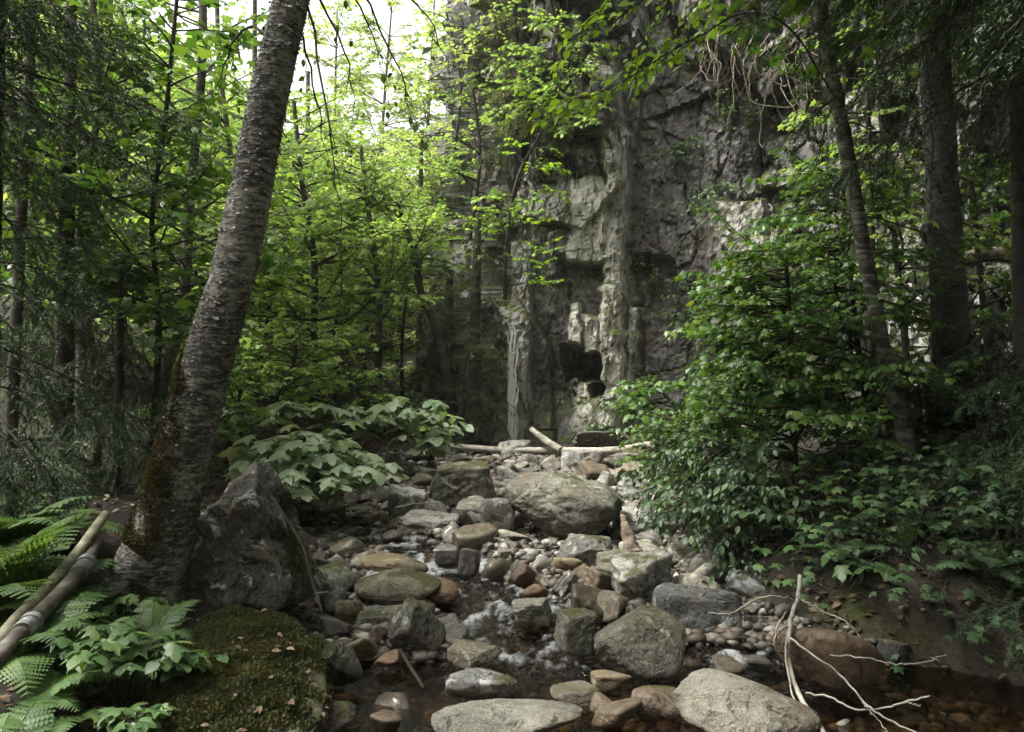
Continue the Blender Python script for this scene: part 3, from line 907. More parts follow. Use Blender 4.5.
BL = [
    # label, short, x0,x1,y0,y1, mat, seed, ang, kwargs
    ('big domed boulder with a pale lichened top and dark flank in midstream', 'the big domed boulder', 503, 627, 475, 551, 'rock', 11, .12, dict(col=(.82, .8, .74), dep=.85, planes=[(-.5, -.3, .9, .8)], level=6, rough_amt=1.1)),
    ('long dark mossy block with pale flat top, upstream of the pale slabs', 'the long mossy block', 427, 499, 462, 509, 'mossrock', 12, .85, dict(box=True, dep=.6, planes=[(0, 0, 1, .7), (0, -1, .1, .6)])),
    ('pale wedge slab with flat sunlit top beside the long mossy block', 'the pale wedge slab', 384, 430, 486, 531, 'pale_rock', 13, .9, dict(box=True, dep=.8, planes=[(.1, -.2, 1, .6), (.1, -1, 0, .6)], Y=7.0)),
    ('broad triangular pale slab lying flat on the stones', 'the triangular pale slab', 392, 461, 513, 543, 'pale_rock', 15, .9, dict(box=True, dep=.75, planes=[(.05, -.35, 1, .55), (.6, -.6, .1, .7), (-.6, -.6, .1, .7)])),
    ('dark cube shaped rock tucked between mossy block and domed boulder', 'the dark cube rock', 478, 516, 497, 538, 'darkrock', 16, .85, dict(box=True, dep=.9)),
    ('white capped stone sitting up behind the big domed boulder', 'the white capped stone', 496, 526, 466, 491, 'pale_rock', 17, .5, dict(Y=8.6)),
    ('pale topped rock resting against the end of the fallen log', 'the log end rock', 497, 532, 440, 462, 'pale_rock', 18, .6, dict(Y=10.0)),
    ('brown sloping stone with wet face above the little upper falls', 'the brown sloping stone', 342, 381, 521, 543, 'brownrock', 19, .6, dict(tilt=.2, Y=6.75)),
    ('thin wedge of mossy rock pointing towards the pale wedge slab', 'the thin mossy wedge', 342, 393, 505, 525, 'mossrock', 20, .8, dict(box=True, Y=7.2, tilt=-.15)),
    ('smooth olive rock with water sheeting over it', 'the water washed olive rock', 326, 366, 537, 563, 'wetrock', 21, .2, dict(col=(1.3, 1.25, 1.0))),
    ('small dark round rock between olive rock and triangular slab', 'the dark round rock', 381, 404, 531, 548, 'brownrock', 22, .2, dict(col=(.6, .58, .58))),
    ('smooth tan boulder with brown wet shoulder above the speckled boulder', 'the smooth tan boulder', 356, 432, 556, 584, 'brownrock', 23, .12, dict(dep=.7, col=(1.2, 1.1, .85), tilt=.12)),
    ('long speckled boulder with black lichen spots, in the mid channel', 'the speckled boulder', 352, 442, 575, 609, 'mossrock', 24, .15, dict(dep=.6, col=(1.15, 1.1, 1.0))),
    ('rusty orange wet stone at the tip of the speckled boulder', 'the rusty orange stone', 418, 460, 581, 606, 'rust', 25, .1, dict(dep=.8, Y=5.03)),
    ('round mossy rock pressed against the trunk side boulder', 'the round mossy rock', 313, 357, 565, 597, 'mossrock', 26, .2, {}),
    ('dark squat rock above the white chute', 'the dark squat rock', 434, 460, 546, 568, 'wetrock', 27, .6, dict(box=True)),
    ('blackish angular rock next to the white chute', 'the blackish angular rock', 457, 481, 548, 577, 'wetrock', 28, .7, dict(box=True, col=(.7, .7, .7))),
    ('pale cream rounded rock at the foot of the domed boulder', 'the cream rock', 497, 530, 530, 546, 'pale_rock', 29, .3, dict(col=(1.1, 1.08, .95))),
    ('ridged angular boulder with a pale lit left face by the pool', 'the ridged boulder', 388, 445, 600, 657, 'rock', 31, .8, dict(dep=.8, planes=[(-.7, -.5, .6, .62), (.7, -.5, .35, .68), (0, -.2, 1, .8)], level=6)),
    ('flat topped brown slab wedged beside the ridged boulder', 'the flat brown slab', 353, 399, 610, 650, 'rock', 32, .85, dict(box=True, planes=[(0, -.1, 1, .6)], Y=4.6)),
    ('rounded tan rock lying below the speckled boulder', 'the rounded tan rock', 334, 363, 600, 628, 'brownrock', 33, .4, dict(col=(1.1, 1.05, .9))),
    ('pointed greenish rock standing at the pool edge', 'the pointed greenish rock', 311, 363, 641, 696, 'mossrock', 34, .6, dict(planes=[(-.7, 0, .7, .6), (.7, -.2, .6, .6)], dep=.8)),
    ('small reddish flat rock at the head of the brown pool', 'the reddish flat rock', 373, 403, 651, 672, 'rust', 35, .4, dict(col=(1.1, 1.1, 1.1))),
    ('grey chunky stone splitting the riffle', 'the grey chunky stone', 441, 470, 625, 648, 'rock', 36, .6, {}),
    ('flat wet slab awash in the riffle', 'the flat wet slab', 445, 503, 646, 673, 'wetrock', 37, .6, dict(col=(1.5, 1.4, 1.2), planes=[(0, -.3, 1, .5)])),
    ('oval grey boulder with smooth top standing in the pool', 'the oval grey boulder', 445, 524, 672, 711, 'darkrock', 38, .25, dict(col=(1.6, 1.6, 1.6), dep=.6, planes=[(0, -.2, 1, .75)])),
    ('large pale whaleback boulder cut by the bottom edge', 'the whaleback boulder', 428, 584, 706, 752, 'pale_rock', 39, .08, dict(dep=.55, Y=3.35, level=6, col=(.7, .69, .63))),
    ('dull purple rock breaking the surface at the pool mouth', 'the dull purple rock', 370, 403, 713, 740, 'brownrock', 40, .3, dict(col=(.9, .78, .78), Y=3.45)),
    ('dark pitted purple grey rock at the foot of the mossy slab', 'the pitted purple rock', 308, 355, 706, 745, 'darkrock', 41, .5, dict(col=(1.3, 1.2, 1.3), Y=3.4)),
    ('angular mossy stone leaning beside the sloping boulder', 'the leaning mossy stone', 554, 598, 609, 656, 'mossrock', 42, .65, dict(box=True, tilt=.2)),
    ('large sloping boulder dipping into the riffle, top worn pale', 'the sloping boulder', 594, 698, 609, 681, 'rock', 43, .22, dict(dep=.7, tilt=.5, level=6, col=(.72, .7, .63), hmax=.62)),
    ('broad dark grey boulder with white veins below the shrub', 'the broad dark boulder', 653, 753, 587, 658, 'darkrock', 44, .55, dict(box=True, dep=.7, planes=[(0, -.2, 1, .7)], level=6, Y=4.55, sink=.3)),
    ('angular rock with pale tilted top face under the driftwood plank', 'the tilted pale topped rock', 611, 672, 553, 609, 'rock', 45, .9, dict(box=True, planes=[(-.5, -.4, .9, .55), (.5, -.9, .1, .6)], dep=.9)),
    ('mossy pale lump above the tilted rock', 'the mossy pale lump', 652, 697, 541, 590, 'mossrock', 46, .4, dict(col=(1.3, 1.3, 1.2), Y=5.75)),
    ('flat pale stone on the cobbles beside the riffle', 'the flat pale stone', 511, 553, 601, 627, 'pale_rock', 47, .75, dict(box=True, col=(.9, .88, .8))),
    ('grey stone half sunk in front of the sloping boulder', 'the half sunk grey stone', 549, 602, 686, 713, 'brownrock', 48, .25, {}),
    ('cracked pale oval stone below the tail of the riffle', 'the cracked oval stone', 591, 631, 671, 698, 'brownrock', 49, .3, dict(col=(1.25, 1.2, 1.05))),
    ('smooth sandy stone behind the polished brown boulder', 'the smooth sandy stone', 589, 623, 695, 718, 'brownrock', 50, .15, dict(col=(1.2, 1.1, .95))),
    ('polished brown boulder with golden stain at the bottom edge', 'the polished brown boulder', 591, 648, 702, 740, 'brownrock', 51, .06, dict(Y=3.5, col=(1., .9, .8))),
    ('smooth purple brown boulder with pale crown in the outflow', 'the purple brown boulder', 630, 692, 689, 723, 'brownrock', 52, .08, dict(col=(1., .88, .85))),
    ('large rounded pale boulder with black pits at the bottom edge', 'the pitted pale boulder', 673, 820, 684, 752, 'pale_rock', 53, .12, dict(dep=.6, Y=3.4, level=6, col=(.66, .63, .56))),
    ('small whitish stone by the foot of the sloping boulder', 'the whitish stone', 601, 623, 649, 668, 'pale_rock', 54, .4, {}),
    ('dark brown block standing up among the cobbles', 'the dark brown block', 511, 536, 563, 588, 'rust', 55, .6, dict(col=(.55, .55, .6))),
    ('russet rounded stone beside the dark brown block', 'the russet stone', 524, 549, 584, 603, 'rust', 56, .25, dict(col=(1., .95, .9))),
    ('tan egg shaped cobble below the split grey rock', 'the egg shaped cobble', 549, 584, 556, 577, 'brownrock', 57, .12, dict(col=(1.35, 1.25, .95))),
    ('split grey rock with a flat face in front of the domed boulder', 'the split grey rock', 556, 616, 535, 573, 'rock', 58, .85, dict(box=True, planes=[(-.3, -.6, .8, .6), (.8, -.3, .6, .6)])),
    ('striated grey slab just below the fallen log', 'the striated slab', 559, 608, 450, 482, 'darkrock', 59, .6, dict(box=True, col=(2.2, 2.15, 2.1), Y=8.9)),
    ('pale knob of rock behind the domed boulder', 'the pale knob', 593, 617, 471, 493, 'pale_rock', 60, .3, dict(Y=8.2)),
    ('pale overhanging rock with dark hollow beneath it', 'the overhanging rock', 616, 662, 475, 500, 'pale_rock', 61, .5, dict(box=True, Y=7.8)),
    ('greenish rock half hidden by shrub leaves below the log', 'the half hidden rock', 621, 670, 449, 476, 'mossrock', 62, .5, dict(Y=9.0, col=(1.2, 1.2, 1.1))),
    ('flat light slab behind the driftwood plank', 'the light slab', 610, 685, 510, 551, 'pale_rock', 63, .85, dict(box=True, dep=.8, planes=[(-.2, -.5, 1, .5)], Y=6.4)),
    ('blue grey boulder under the overhanging shrub', 'the blue grey boulder', 724, 790, 571, 614, 'rock', 64, .5, dict(col=(.95, 1., 1.12), Y=4.95)),
    ('round reddish brown boulder behind the bare dead branch', 'the reddish brown boulder', 778, 883, 625, 696, 'brownrock', 65, .12, dict(col=(.72, .6, .52), level=6, dep=.8)),
    ('small pale stone in the water at the bottom edge', 'the small pale stone', 828, 856, 721, 742, 'pale_rock', 66, .3, dict(Y=3.55)),
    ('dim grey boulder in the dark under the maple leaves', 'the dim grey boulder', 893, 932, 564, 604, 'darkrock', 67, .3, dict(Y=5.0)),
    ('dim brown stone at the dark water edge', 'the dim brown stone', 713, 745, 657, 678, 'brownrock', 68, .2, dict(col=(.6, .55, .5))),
    ('low grey rock on the far ledge below the cedar', 'the far ledge rock', 403, 434, 450, 468, 'rock', 69, .6, dict(box=True, Y=9.6)),
    ('row end pale stone lying on the far ledge', 'the far pale stone', 446, 472, 454, 466, 'pale_rock', 70, .4, dict(Y=9.3)),
    ('blocky pinkish stone on the far ledge', 'the pinkish far stone', 470, 497, 456, 468, 'rock', 71, .6, dict(box=True, Y=9.5, col=(1.15, 1., .92))),
    ('flat ledge rock beneath the big leaved bush', 'the bush ledge rock', 340, 395, 470, 500, 'rock', 72, .8, dict(box=True, Y=8.0)),
    ('small rough grey rock at the foot of the bush', 'the rough grey rock', 375, 393, 486, 506, 'rock', 73, .6, dict(Y=7.6)),
    ('grey fallen block at the foot of the cliff rib', 'the cliff foot block', 572, 640, 430, 450, 'rock', 74, .8, dict(box=True, Y=10.4)),
    ('rounded dark rock under the old pipes', 'the rock under the pipes', 10, 62, 640, 700, 'brownrock', 75, .2, dict(Y=3.3, col=(.6, .6, .62), zb=.25)),
    ('small mossy rock beside the pale pole among the ferns', 'the fern side rock', 60, 110, 660, 720, 'mossrock', 76, .4, dict(Y=3.15, zb=.25)),
    ('rough grey rock beneath the maple seedlings', 'the rock under the seedlings', 135, 180, 690, 745, 'darkrock', 77, .5, dict(Y=3.2, col=(1.4, 1.4, 1.4))),
]
for (lab, sh, x0, x1, y0, y1, mt, sd, an, kw) in BL:
    big = (x1 - x0) > 40
    kw = dict(kw)
    kw.setdefault('level', 5 if big else 4)
    boulder('boulder' if big else 'stone', lab, 'boulder' if big else 'stone', x0, x1, y0, y1, mt, sd, an, short=sh, **kw)

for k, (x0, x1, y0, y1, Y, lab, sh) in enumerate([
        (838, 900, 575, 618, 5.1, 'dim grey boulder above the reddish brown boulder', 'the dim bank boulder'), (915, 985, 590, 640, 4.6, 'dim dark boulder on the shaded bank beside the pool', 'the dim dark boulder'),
        (985, 1050, 570, 625, 4.9, 'dim rock at the picture edge under the spruce', 'the dim edge rock'), (880, 915, 640, 668, 4.2, 'small dim stone by the reddish boulder', 'the small dim stone')]):
    boulder('boulder', lab, 'boulder', x0, x1, y0, y1, 'darkrock', 880 + k, .4, Y=Y, short=sh, col=(.5, .48, .45))  # tint darkened: the shade of the bank is in their colour

# the peaked boulder the birch leans on, and the moss covered slab in front
TB = boulder('boulder', 'large dark peaked boulder with white patches that the leaning birch grips', 'boulder', 150, 326, 462, 612, 'veinrock', 101, .75, Y=4.3, dep=.75, level=6,
             planes=[(.90, -.05, .45, .46), (-.75, -.05, .65, .66), (.1, -1, .35, .60), (.45, -.75, .5, .74), (-.15, -.4, 1, .72), (0, 0, -1, .7), (1, -.2, -.2, .85)], nplanes=3, short='the peaked boulder', sink=.04, rough_amt=1.8, hmax=2)
SLAB = boulder('slab', 'low flat slab carpeted in green moss below the peaked boulder', 'slab', 140, 348, 660, 838, 'mossrock', 102, .3, Y=2.72, dep=2.3, level=6,
               planes=[(.06, -.13, 1, .55), (.65, -.05, .75, .62)], short='the mossy slab', hmax=2, sink=.2, rough_amt=2.6, col=(.5, .48, .42))

# ------------------------------------------------------------------ loose stones of the streambed
rng = np.random.default_rng(77)
PROTO = []
for k in range(14):
    v, f = rock_shape(300 + k, rng.uniform(.3, .95), 4 if k < 8 else 3, rough_amt=1.4, nplanes=7, box=k % 2 == 0)
    me_o = Buf(); me_o.add(v, f)
    o = me_o.build('stone', M['stone'])
    PROTO.append(o.data)
    bpy.data.objects.remove(o)
TINT = [('grey', (.95, .95, .95)), ('pale', (1.5, 1.47, 1.38)), ('tan', (1.25, 1.1, .85)), ('brown', (.85, .68, .52)), ('reddish', (1.05, .72, .55)), ('dark', (.48, .47, .47)), ('olive', (1.0, 1.0, .78))]
TW = np.array([.34, .22, .10, .10, .05, .15, .04])
placed = []
stones = []
tries = 0
while len(stones) < 272 and tries < 60000:
    tries += 1
    py = 463 + 269 * rng.uniform() ** 1.05
    px = rng.uniform(300, 760)
    Y = depth_on_bed(py)
    x = (px - CX) / F * Y
    big = 1 - len(stones) / 272
    s = (.036 + .115 * big ** 2.2) * rng.uniform(.75, 1.25)
    if abs(x - .42) < .42 and 5.75 < Y < 6.25 or x < np.interp(Y, _LY, _LX) - .1 or x > np.interp(Y, _LY, _RX) + .25:
        continue
    if lane_dist(np.array(x), np.array(Y)) < .0 and rng.uniform() < .97:
        continue
    if Y < 4.25 and rng.uniform() < (.85 if x > .0 else .55):
        continue
    if any((x - a) ** 2 / (hw + s * .6) ** 2 + (Y - c + hd * .25) ** 2 / (hd * 1.15 + s * .7) ** 2 < 1 for a, c, hw, hd, _, _ in ROCKS):
        continue
    if any((x - a) ** 2 + (Y - c) ** 2 < (.8 * (s + q)) ** 2 for a, c, q in placed):
        continue
    placed.append((x, Y, s))
    stones.append((x, Y, s))
used_lab = {}
for (x, Y, s) in stones:
    o = bpy.data.objects.new('stone', PROTO[rng.integers(14)])
    COL.objects.link(o)
    fl = rng.uniform(.55, .95)
    z = gz(x, Y)
    o.location = (x, Y, z + s * fl * .45)
    o.rotation_euler = (rng.normal(0, .35), rng.normal(0, .35), rng.uniform(0, 6.28))
    sx = rng.uniform(.85, 1.35)
    o.scale = (s * sx, s * rng.uniform(.75, 1.05), s * fl)
    ti = rng.choice(len(TINT), p=TW / TW.sum())
    nm, c = TINT[ti]
    j = rng.uniform(.85, 1.15)
    o.color = (c[0] * j, c[1] * j, c[2] * j, 1)
    if lane_dist(np.array(x), np.array(Y)) < .16 or Y < 4.3:
        o.material_slots[0].link = 'OBJECT'
        o.material_slots[0].material = M['wetstone']
    best = min(ROCKS, key=lambda r: (x - r[0]) ** 2 / 1.3 + (Y - r[1]) ** 2 - .5 * r[2] * r[3])
    dx, dy = x - best[0], Y - best[1]
    rel = 'beside' if abs(dx) > abs(dy) * .8 else ('just below' if dy < 0 else 'just above')
    size = 'fist sized' if s < .05 else ('loaf sized' if s > .095 else 'small')
    shp = 'flat' if fl < .6 else ('long' if sx > 1.2 else 'rounded')
    lab = f'{size} {nm} {shp} stone {rel} {best[4]}'
    tag(o, lab, 'stone', 'loose stones of the streambed')
# pebbles between them: nobody could count these
bm_ = Buf()
dI, fI = ico(1)
nP = 19000
yy = 3.3 + 7.2 * rng.uniform(size=nP) ** 1.3
xl = np.interp(yy, _LY, _LX); xr = np.interp(yy, _LY, _RX)
xx = xl - .1 + (xr - xl + .3) * rng.uniform(size=nP)
zz = ground(xx, yy)
ss = .008 + .045 * rng.uniform(0, 1, nP) ** 2.6
A = rng.uniform(.6, 1.4, (nP, 1, 3)) * np.array([1, 1, .65]) * ss[:, None, None]
V = dI[None] * A * (1 + .24 * rng.normal(size=(nP, len(dI), 1)))
ang = rng.uniform(0, 6.28, nP)
ca, sa = np.cos(ang)[:, None], np.sin(ang)[:, None]
V = np.stack([V[..., 0] * ca - V[..., 1] * sa, V[..., 0] * sa + V[..., 1] * ca, V[..., 2]], -1)
V += np.stack([xx, yy, zz + ss * .3], -1)[:, None]
bm_.add(V.reshape(-1, 3), (fI[None] + (np.arange(nP) * len(dI))[:, None, None]).reshape(-1, 3), np.repeat(rng.uniform(0, 1, nP), len(dI)))
m, nt, out = new_mat('pebble')
g = NT(nt)
pos = g.n('ShaderNodeNewGeometry').outputs['Position']
c = g.ramp(g.math('ADD', g.attr('var'), g.math('MULTIPLY', g.math('SUBTRACT', g.noise(pos, 60, 4), .5), .5)), [(0, (.03, .026, .022)), (.25, (.07, .056, .043)), (.5, (.10, .093, .082)), (.7, (.12, .085, .06)), (.85, (.18, .172, .155)), (1, (.30, .292, .265))])
bb = g.n('ShaderNodeBsdfPrincipled', i_Base_Color=c, i_Roughness=.6)
g.link(bb.outputs[0], out.inputs[0])
o = bm_.build('pebbles', m)
tag(o, 'gravel and pebbles covering the streambed', 'pebbles', kind='stuff')


# ------------------------------------------------------------------ leaf litter and moss
def scatter_on_ground(n, fx, rng):
    x, y = fx(n)
    return np.stack([x, y, ground(x, y)], -1)


L = Leaves()
n = 16000
y = rng.uniform(2.4, 13, n)
side = rng.uniform(size=n) < .6
x = np.where(side, np.interp(y, _LY, _LX) - rng.exponential(1.1, n) + .05, np.interp(y, _LY, _RX) + rng.exponential(.9, n) - .05)
P = np.stack([x, y, ground(x, y) + .008], -1)
a = rng.uniform(0, 6.28, n)
L.add(P, np.stack([np.cos(a), np.sin(a), rng.normal(0, .2, n)], -1), UP + rng.normal(0, .4, (n, 3)), rng.uniform(.025, .07, n), rng.uniform(0, .8, n))
b = Buf(); L.to(b, OVATE)
_v, _f = SLAB[1], SLAB[2]
_t = _v[_f].mean(1)
_k = rng.choice(np.where((_t[:, 2] > SLAB[0].location.z + .02))[0], 90)
L2 = Leaves()
a = rng.uniform(0, 6.28, 90)
L2.add(_t[_k] + UP * .022, np.stack([np.cos(a), np.sin(a), rng.normal(0, .2, 90)], -1), UP + rng.normal(0, .4, (90, 3)), rng.uniform(.012, .05, 90), rng.uniform(.2, 1, 90))
L2.to(b, OVATE)
o = b.build('leaf_litter', M['dead'], smooth=False)
tag(o, 'brown fallen leaves scattered over the forest floor', 'leaf litter', kind='stuff')


def tufts(name, V, Fc, cond, n, mat, size, rng, label, parent=None, origin=(0, 0, 0), top_only=False):
    tri = V[Fc[:, :3]]
    cr = np.cross(tri[:, 1] - tri[:, 0], tri[:, 2] - tri[:, 0])
    ar = np.linalg.norm(cr, axis=1)
    nn = nrm(cr)
    wgt = ar * cond(tri.mean(1), nn)
    k = rng.choice(len(wgt), n, p=wgt / wgt.sum())
    r1, r2 = rng.uniform(size=(2, n))
    q = np.sqrt(r1)
    P = tri[k, 0] * (1 - q)[:, None] + tri[k, 1] * (q * (1 - r2))[:, None] + tri[k, 2] * (q * r2)[:, None]
    N = nn[k]
    L = Leaves()
    D = N * .8 + rng.normal(0, .5, (n, 3))
    lump = .5 + .5 * vnoise(P * 14, 5)
    L.add(P + N * (.016 * lump)[:, None] - N * .004, D, rng.normal(0, 1, (n, 3)), size * rng.uniform(.6, 1.3, n), np.clip(.5 + .35 * vnoise(P * 9, 6) + rng.normal(0, .15, n), 0, 1))
    b = Buf(); L.to(b, OVATE)
    return b.build(name, mat, parent, origin, smooth=False)


_, v, f = SLAB
o = tufts('moss', v, f, lambda c, nn: np.clip(nn[:, 2] - .05, 0, 1) * np.clip(.85 + 1.5 * fbm(c * 3.5, 3, 91) - .6 * sstep(.7, 1.0, np.abs(c[:, 0] - SLAB[0].location.x) / .36), 0, 1), 75000, M['moss'], .017, rng, '', SLAB[0], SLAB[0].location[:])
o['kind'] = 'stuff'
_, v, f = TB
o = tufts('moss', v, f, lambda c, nn: np.clip(nn[:, 0] * .6 + nn[:, 2] * .5 - .45, 0, 1) * (c[:, 0] > TB[0].location.x + .05) * np.clip(.2 + 2 * fbm(c * 3.5, 3, 92), 0, 1), 4500, M['moss'], .014, rng, '', TB[0], TB[0].location[:])
o['kind'] = 'stuff'


# ------------------------------------------------------------------ trees
def trunk_pts(path, Y, dY=0.0):
    """path of (px, py, width px) at distance Y; dY lets the upper end come nearer or go away"""
    out = []
    n = len(path)
    for k, (x, y, wpx) in enumerate(path):
        yy = Y + dY * k / max(1, n - 1)
        out.append([*at(x, y, yy), wpx / 2 / F * yy])
    return np.array(out)


def rough_trunk(buf, pts4, rings, sides, rng, amp=.06, flare=0.0, seed=1):
    sp = smooth_path(pts4, rings)
    P, r = sp[:, :3], sp[:, 3]
    T = nrm(np.gradient(P, axis=0))
    b1 = nrm(np.cross(T, np.array([0, 1.0, 0])))
    b2 = np.cross(T, b1)
    a = np.arange(sides) * 2 * math.pi / sides
    dirs = np.cos(a)[None, :, None] * b1[:, None, :] + np.sin(a)[None, :, None] * b2[:, None, :]
    base = P[:, None, :] + dirs * r[:, None, None]
    q = base.reshape(-1, 3)
    rr = r.mean()
    d = amp * fbm(q * np.array([1, 1, .8]) / rr * .9, 3, seed) + amp * .7 * np.maximum(0, fbm(q * np.array([3.2, 3.2, 9]) / rr * .35, 3, seed + 3)) * 1.2
    d = d.reshape(rings, sides)
    if flare:
        fl = np.exp(-np.arange(rings) / rings * 7)[:, None] * flare * (.5 + .8 * np.maximum(0, np.cos(a * 3 + seed))[None])
        d = d + fl
    v = base + dirs * (d * r[:, None])[..., None]
    i = np.arange(rings - 1)[:, None] * sides
    j = np.arange(sides)[None]
    k = (j + 1) % sides
    f = np.stack([i + j, i + k, i + sides + k, i + sides + j], -1).reshape(-1, 4)
    buf.add(v.reshape(-1, 3), f)
    return sp, v.reshape(-1, 3), f


DENS = 1.6


def rough_trunk_any(b, sp, sides, amp, seed):
    P, r = sp[:, :3], sp[:, 3]
    tmp = Buf()
    tube(tmp, P, r, sides)
    v = np.concatenate(tmp.v)
    n = len(P)
    ring = v[:n * sides].reshape(n, sides, 3)
    d = ring - P[:, None]
    k = 1 + amp * fbm((ring.reshape(-1, 3)) / r.mean() * .8, 4, seed).reshape(n, sides, 1)
    ring = P[:, None] + d * k
    v[:n * sides] = ring.reshape(-1, 3)
    # the end caps repeat the end rings
    e0 = n * sides
    v[e0:e0 + sides] = ring[0]
    v[e0 + sides + 1:e0 + 2 * sides + 1] = ring[-1]
    for f in tmp.f4: b.f4.append(f + b.n)
    for f in tmp.f3: b.f3.append(f + b.n)
    b.v.append(v); b.a.append(np.full(len(v), .5)); b.n += len(v)


def broadleaf(name, label, path, Y, seed, leafmat, barkmat, nb, blen, z0, z1, size, az=(0, 360), tpl=MAPLE_S, dY=0, tw=.15, droop=.3, tilt=.35, elev=(5, 40), sides=8, group=None, cat='tree', grav=-.025, var0=.5, stem_r=None, ratio=.45, sp=None, taper=.55, on_cliff=False):
    rng = np.random.default_rng(seed)
    pts = trunk_pts(path, Y, dY)
    if Y > 6.4:
        pts[1:, :2] += rng.normal(0, .05 * Y / 10, (len(pts) - 1, 2))
    if Y > 9:
        pts[:, 3] *= .7
    base = pts[0, :3].copy()
    g_ = base[2] if on_cliff else gz(base[0], base[1])
    base[2] = g_
    if pts[0, 2] > g_ - .03:
        pts = np.vstack([[base[0] - (pts[1, 0] - pts[0, 0]) * .0, base[1], g_ - .05, pts[0, 3] * 1.15], pts]) if pts[0, 2] > g_ + .05 else pts
    root = empty(name, base, label, cat, group)
    wood = Buf()
    sp_, _, _ = rough_trunk(wood, pts, max(12, 6 * len(pts)), sides, rng, .10, .25, seed)
    L = Leaves()
    zs = sp_[:, 2]
    nb = int(nb * (DENS if Y < 9 else 1.25))
    for i in range(nb):
        z = z0 + (z1 - z0) * ((i + rng.uniform()) / nb)
        k = int(np.argmin(np.abs(zs - z)))
        t = (z - z0) / max(z1 - z0, .1)
        a = R(rng.uniform(*az))
        e = R(rng.uniform(*elev))
        d = np.array([math.cos(a) * math.cos(e), math.sin(a) * math.cos(e), math.sin(e)])
        ln = blen * (1.0 - taper * t) * rng.uniform(.65, 1.15)
        r = min(sp_[k, 3] * .5, .006 + .008 * ln)
        leafy_branch(wood, L, sp_[k, :3], d, ln, r, rng, size, tw, sp, droop, tilt, grav, ratio, np.clip(var0 + rng.normal(0, .1), 0, 1))
    wood.build('trunk', M[barkmat], root, base)
    cb = Buf(); L.to(cb, tpl)
    cb.build('crown', M[leafmat], root, base)
    return root, L.count()


def conifer(name, label, path, Y, seed, leafmat, barkmat, nb, blen, z0, z1, nsize=.02, sp=.0045, az=(0, 360), elev=(-25, 10), step=.07, hang=.15, grav=-.04, group=None, var0=.45, up_tip=0, taper=.55, dY=0):
    rng = np.random.default_rng(seed)
    pts = trunk_pts(path, Y, dY)
    base = pts[0, :3].copy(); base[2] = gz(base[0], base[1])
    root = empty(name, base, label, 'tree', group)
    wood = Buf()
    sp_, _, _ = rough_trunk(wood, pts, max(12, 6 * len(pts)), 10, rng, .10, .2, seed)
    L = Leaves()
    zs = sp_[:, 2]
    for i in range(nb):
        z = z0 + (z1 - z0) * ((i + rng.uniform()) / nb)
        k = int(np.argmin(np.abs(zs - z)))
        t = (z - z0) / max(z1 - z0, .1)
        a = R(rng.uniform(*az)); e = R(rng.uniform(*elev))
        d = np.array([math.cos(a) * math.cos(e), math.sin(a) * math.cos(e), math.sin(e)])
        ln = blen * (1 - taper * t) * rng.uniform(.6, 1.15)
        bough(wood, L, sp_[k, :3], d, ln, min(sp_[k, 3] * .4, .005 + .007 * ln), rng, nsize, sp, grav, step, hang, np.clip(var0 + rng.normal(0, .12), 0, 1), up_tip)
    wood.build('trunk', M[barkmat], root, base)
    cb = Buf(); L.to(cb, NEEDLE)
    cb.build('needles', M[leafmat], root, base, smooth=False)
    return root, L.count()


# --- the leaning birch
rng = np.random.default_rng(9)
bp_ = trunk_pts([(136, 622, 84), (151, 575, 70), (168, 510, 58), (187, 440, 50), (203, 380, 48.6), (220, 320, 45.0), (235, 265, 42.3), (250, 195, 40.5), (263, 125, 37.8), (277, 60, 36.0), (291, 0, 34.2), (303, -60, 33.3), (318, -150, 30.6)], 4.3, -.1)
base = bp_[0, :3].copy()
birch = empty('leaning_birch', base, 'big leaning birch with peeling silvery bark gripping the peaked boulder', 'tree')
tb = Buf()
sp_, tv, tf = rough_trunk(tb, bp_, 330, 72, rng, .05, .0, 4)
# peeling flakes of bark stand off the trunk as little curled strips
fl = Leaves()
n = 3600
q = rng.integers(0, len(tf), n)
c = tv[tf[q]].mean(1)
ax = sp_[np.clip(q // 72, 0, len(sp_) - 1), :3]
nout = nrm(c - ax)
tt = nrm(np.gradient(sp_[:, :3], axis=0))[np.clip(q // 72, 0, len(sp_) - 1)]
tang = nrm(np.cross(tt, nout)) * np.where(rng.uniform(size=n) < .5, 1, -1)[:, None]
fl.add(c + nout * .001, tang + nout * rng.uniform(.15, .7, (n, 1)) + tt * rng.normal(0, .25, (n, 1)), nout + .3 * tt, rng.uniform(.008, .03, n), rng.uniform(0, 1, n) ** 1.6)
tb.build('trunk', M['birch'], birch, base)
m, nt, out = new_mat('bark_curl')
g = NT(nt)
cc = g.ramp(g.attr('var'), [(0, (.03, .027, .024)), (.5, (.12, .112, .10)), (.8, (.26, .25, .225)), (1, (.42, .41, .38))])
pb = g.n('ShaderNodeBsdfPrincipled', i_Base_Color=cc, i_Roughness=.6)
g.link(pb.outputs[0], out.inputs[0])
fb_ = Buf(); fl.to(fb_, OVATE)
fb_.build('bark_curls', m, birch, base, smooth=False)['kind'] = 'stuff'
# moss up the uphill side of the base
mo = tufts('moss', tv, tf, lambda c, nn: np.clip(-nn[:, 0] * .9 - nn[:, 1] * .45 + .1, 0, 1) * (1 - sstep(.95, 1.35, c[:, 2] + .5 * nn[:, 0] + .12 * vnoise(c * 6, 4))) * np.clip(.7 + 1.5 * fbm(c * 5, 3, 93), 0, 1), 28000, M['brownmoss'], .017, rng, '', birch, base)
mo['kind'] = 'stuff'
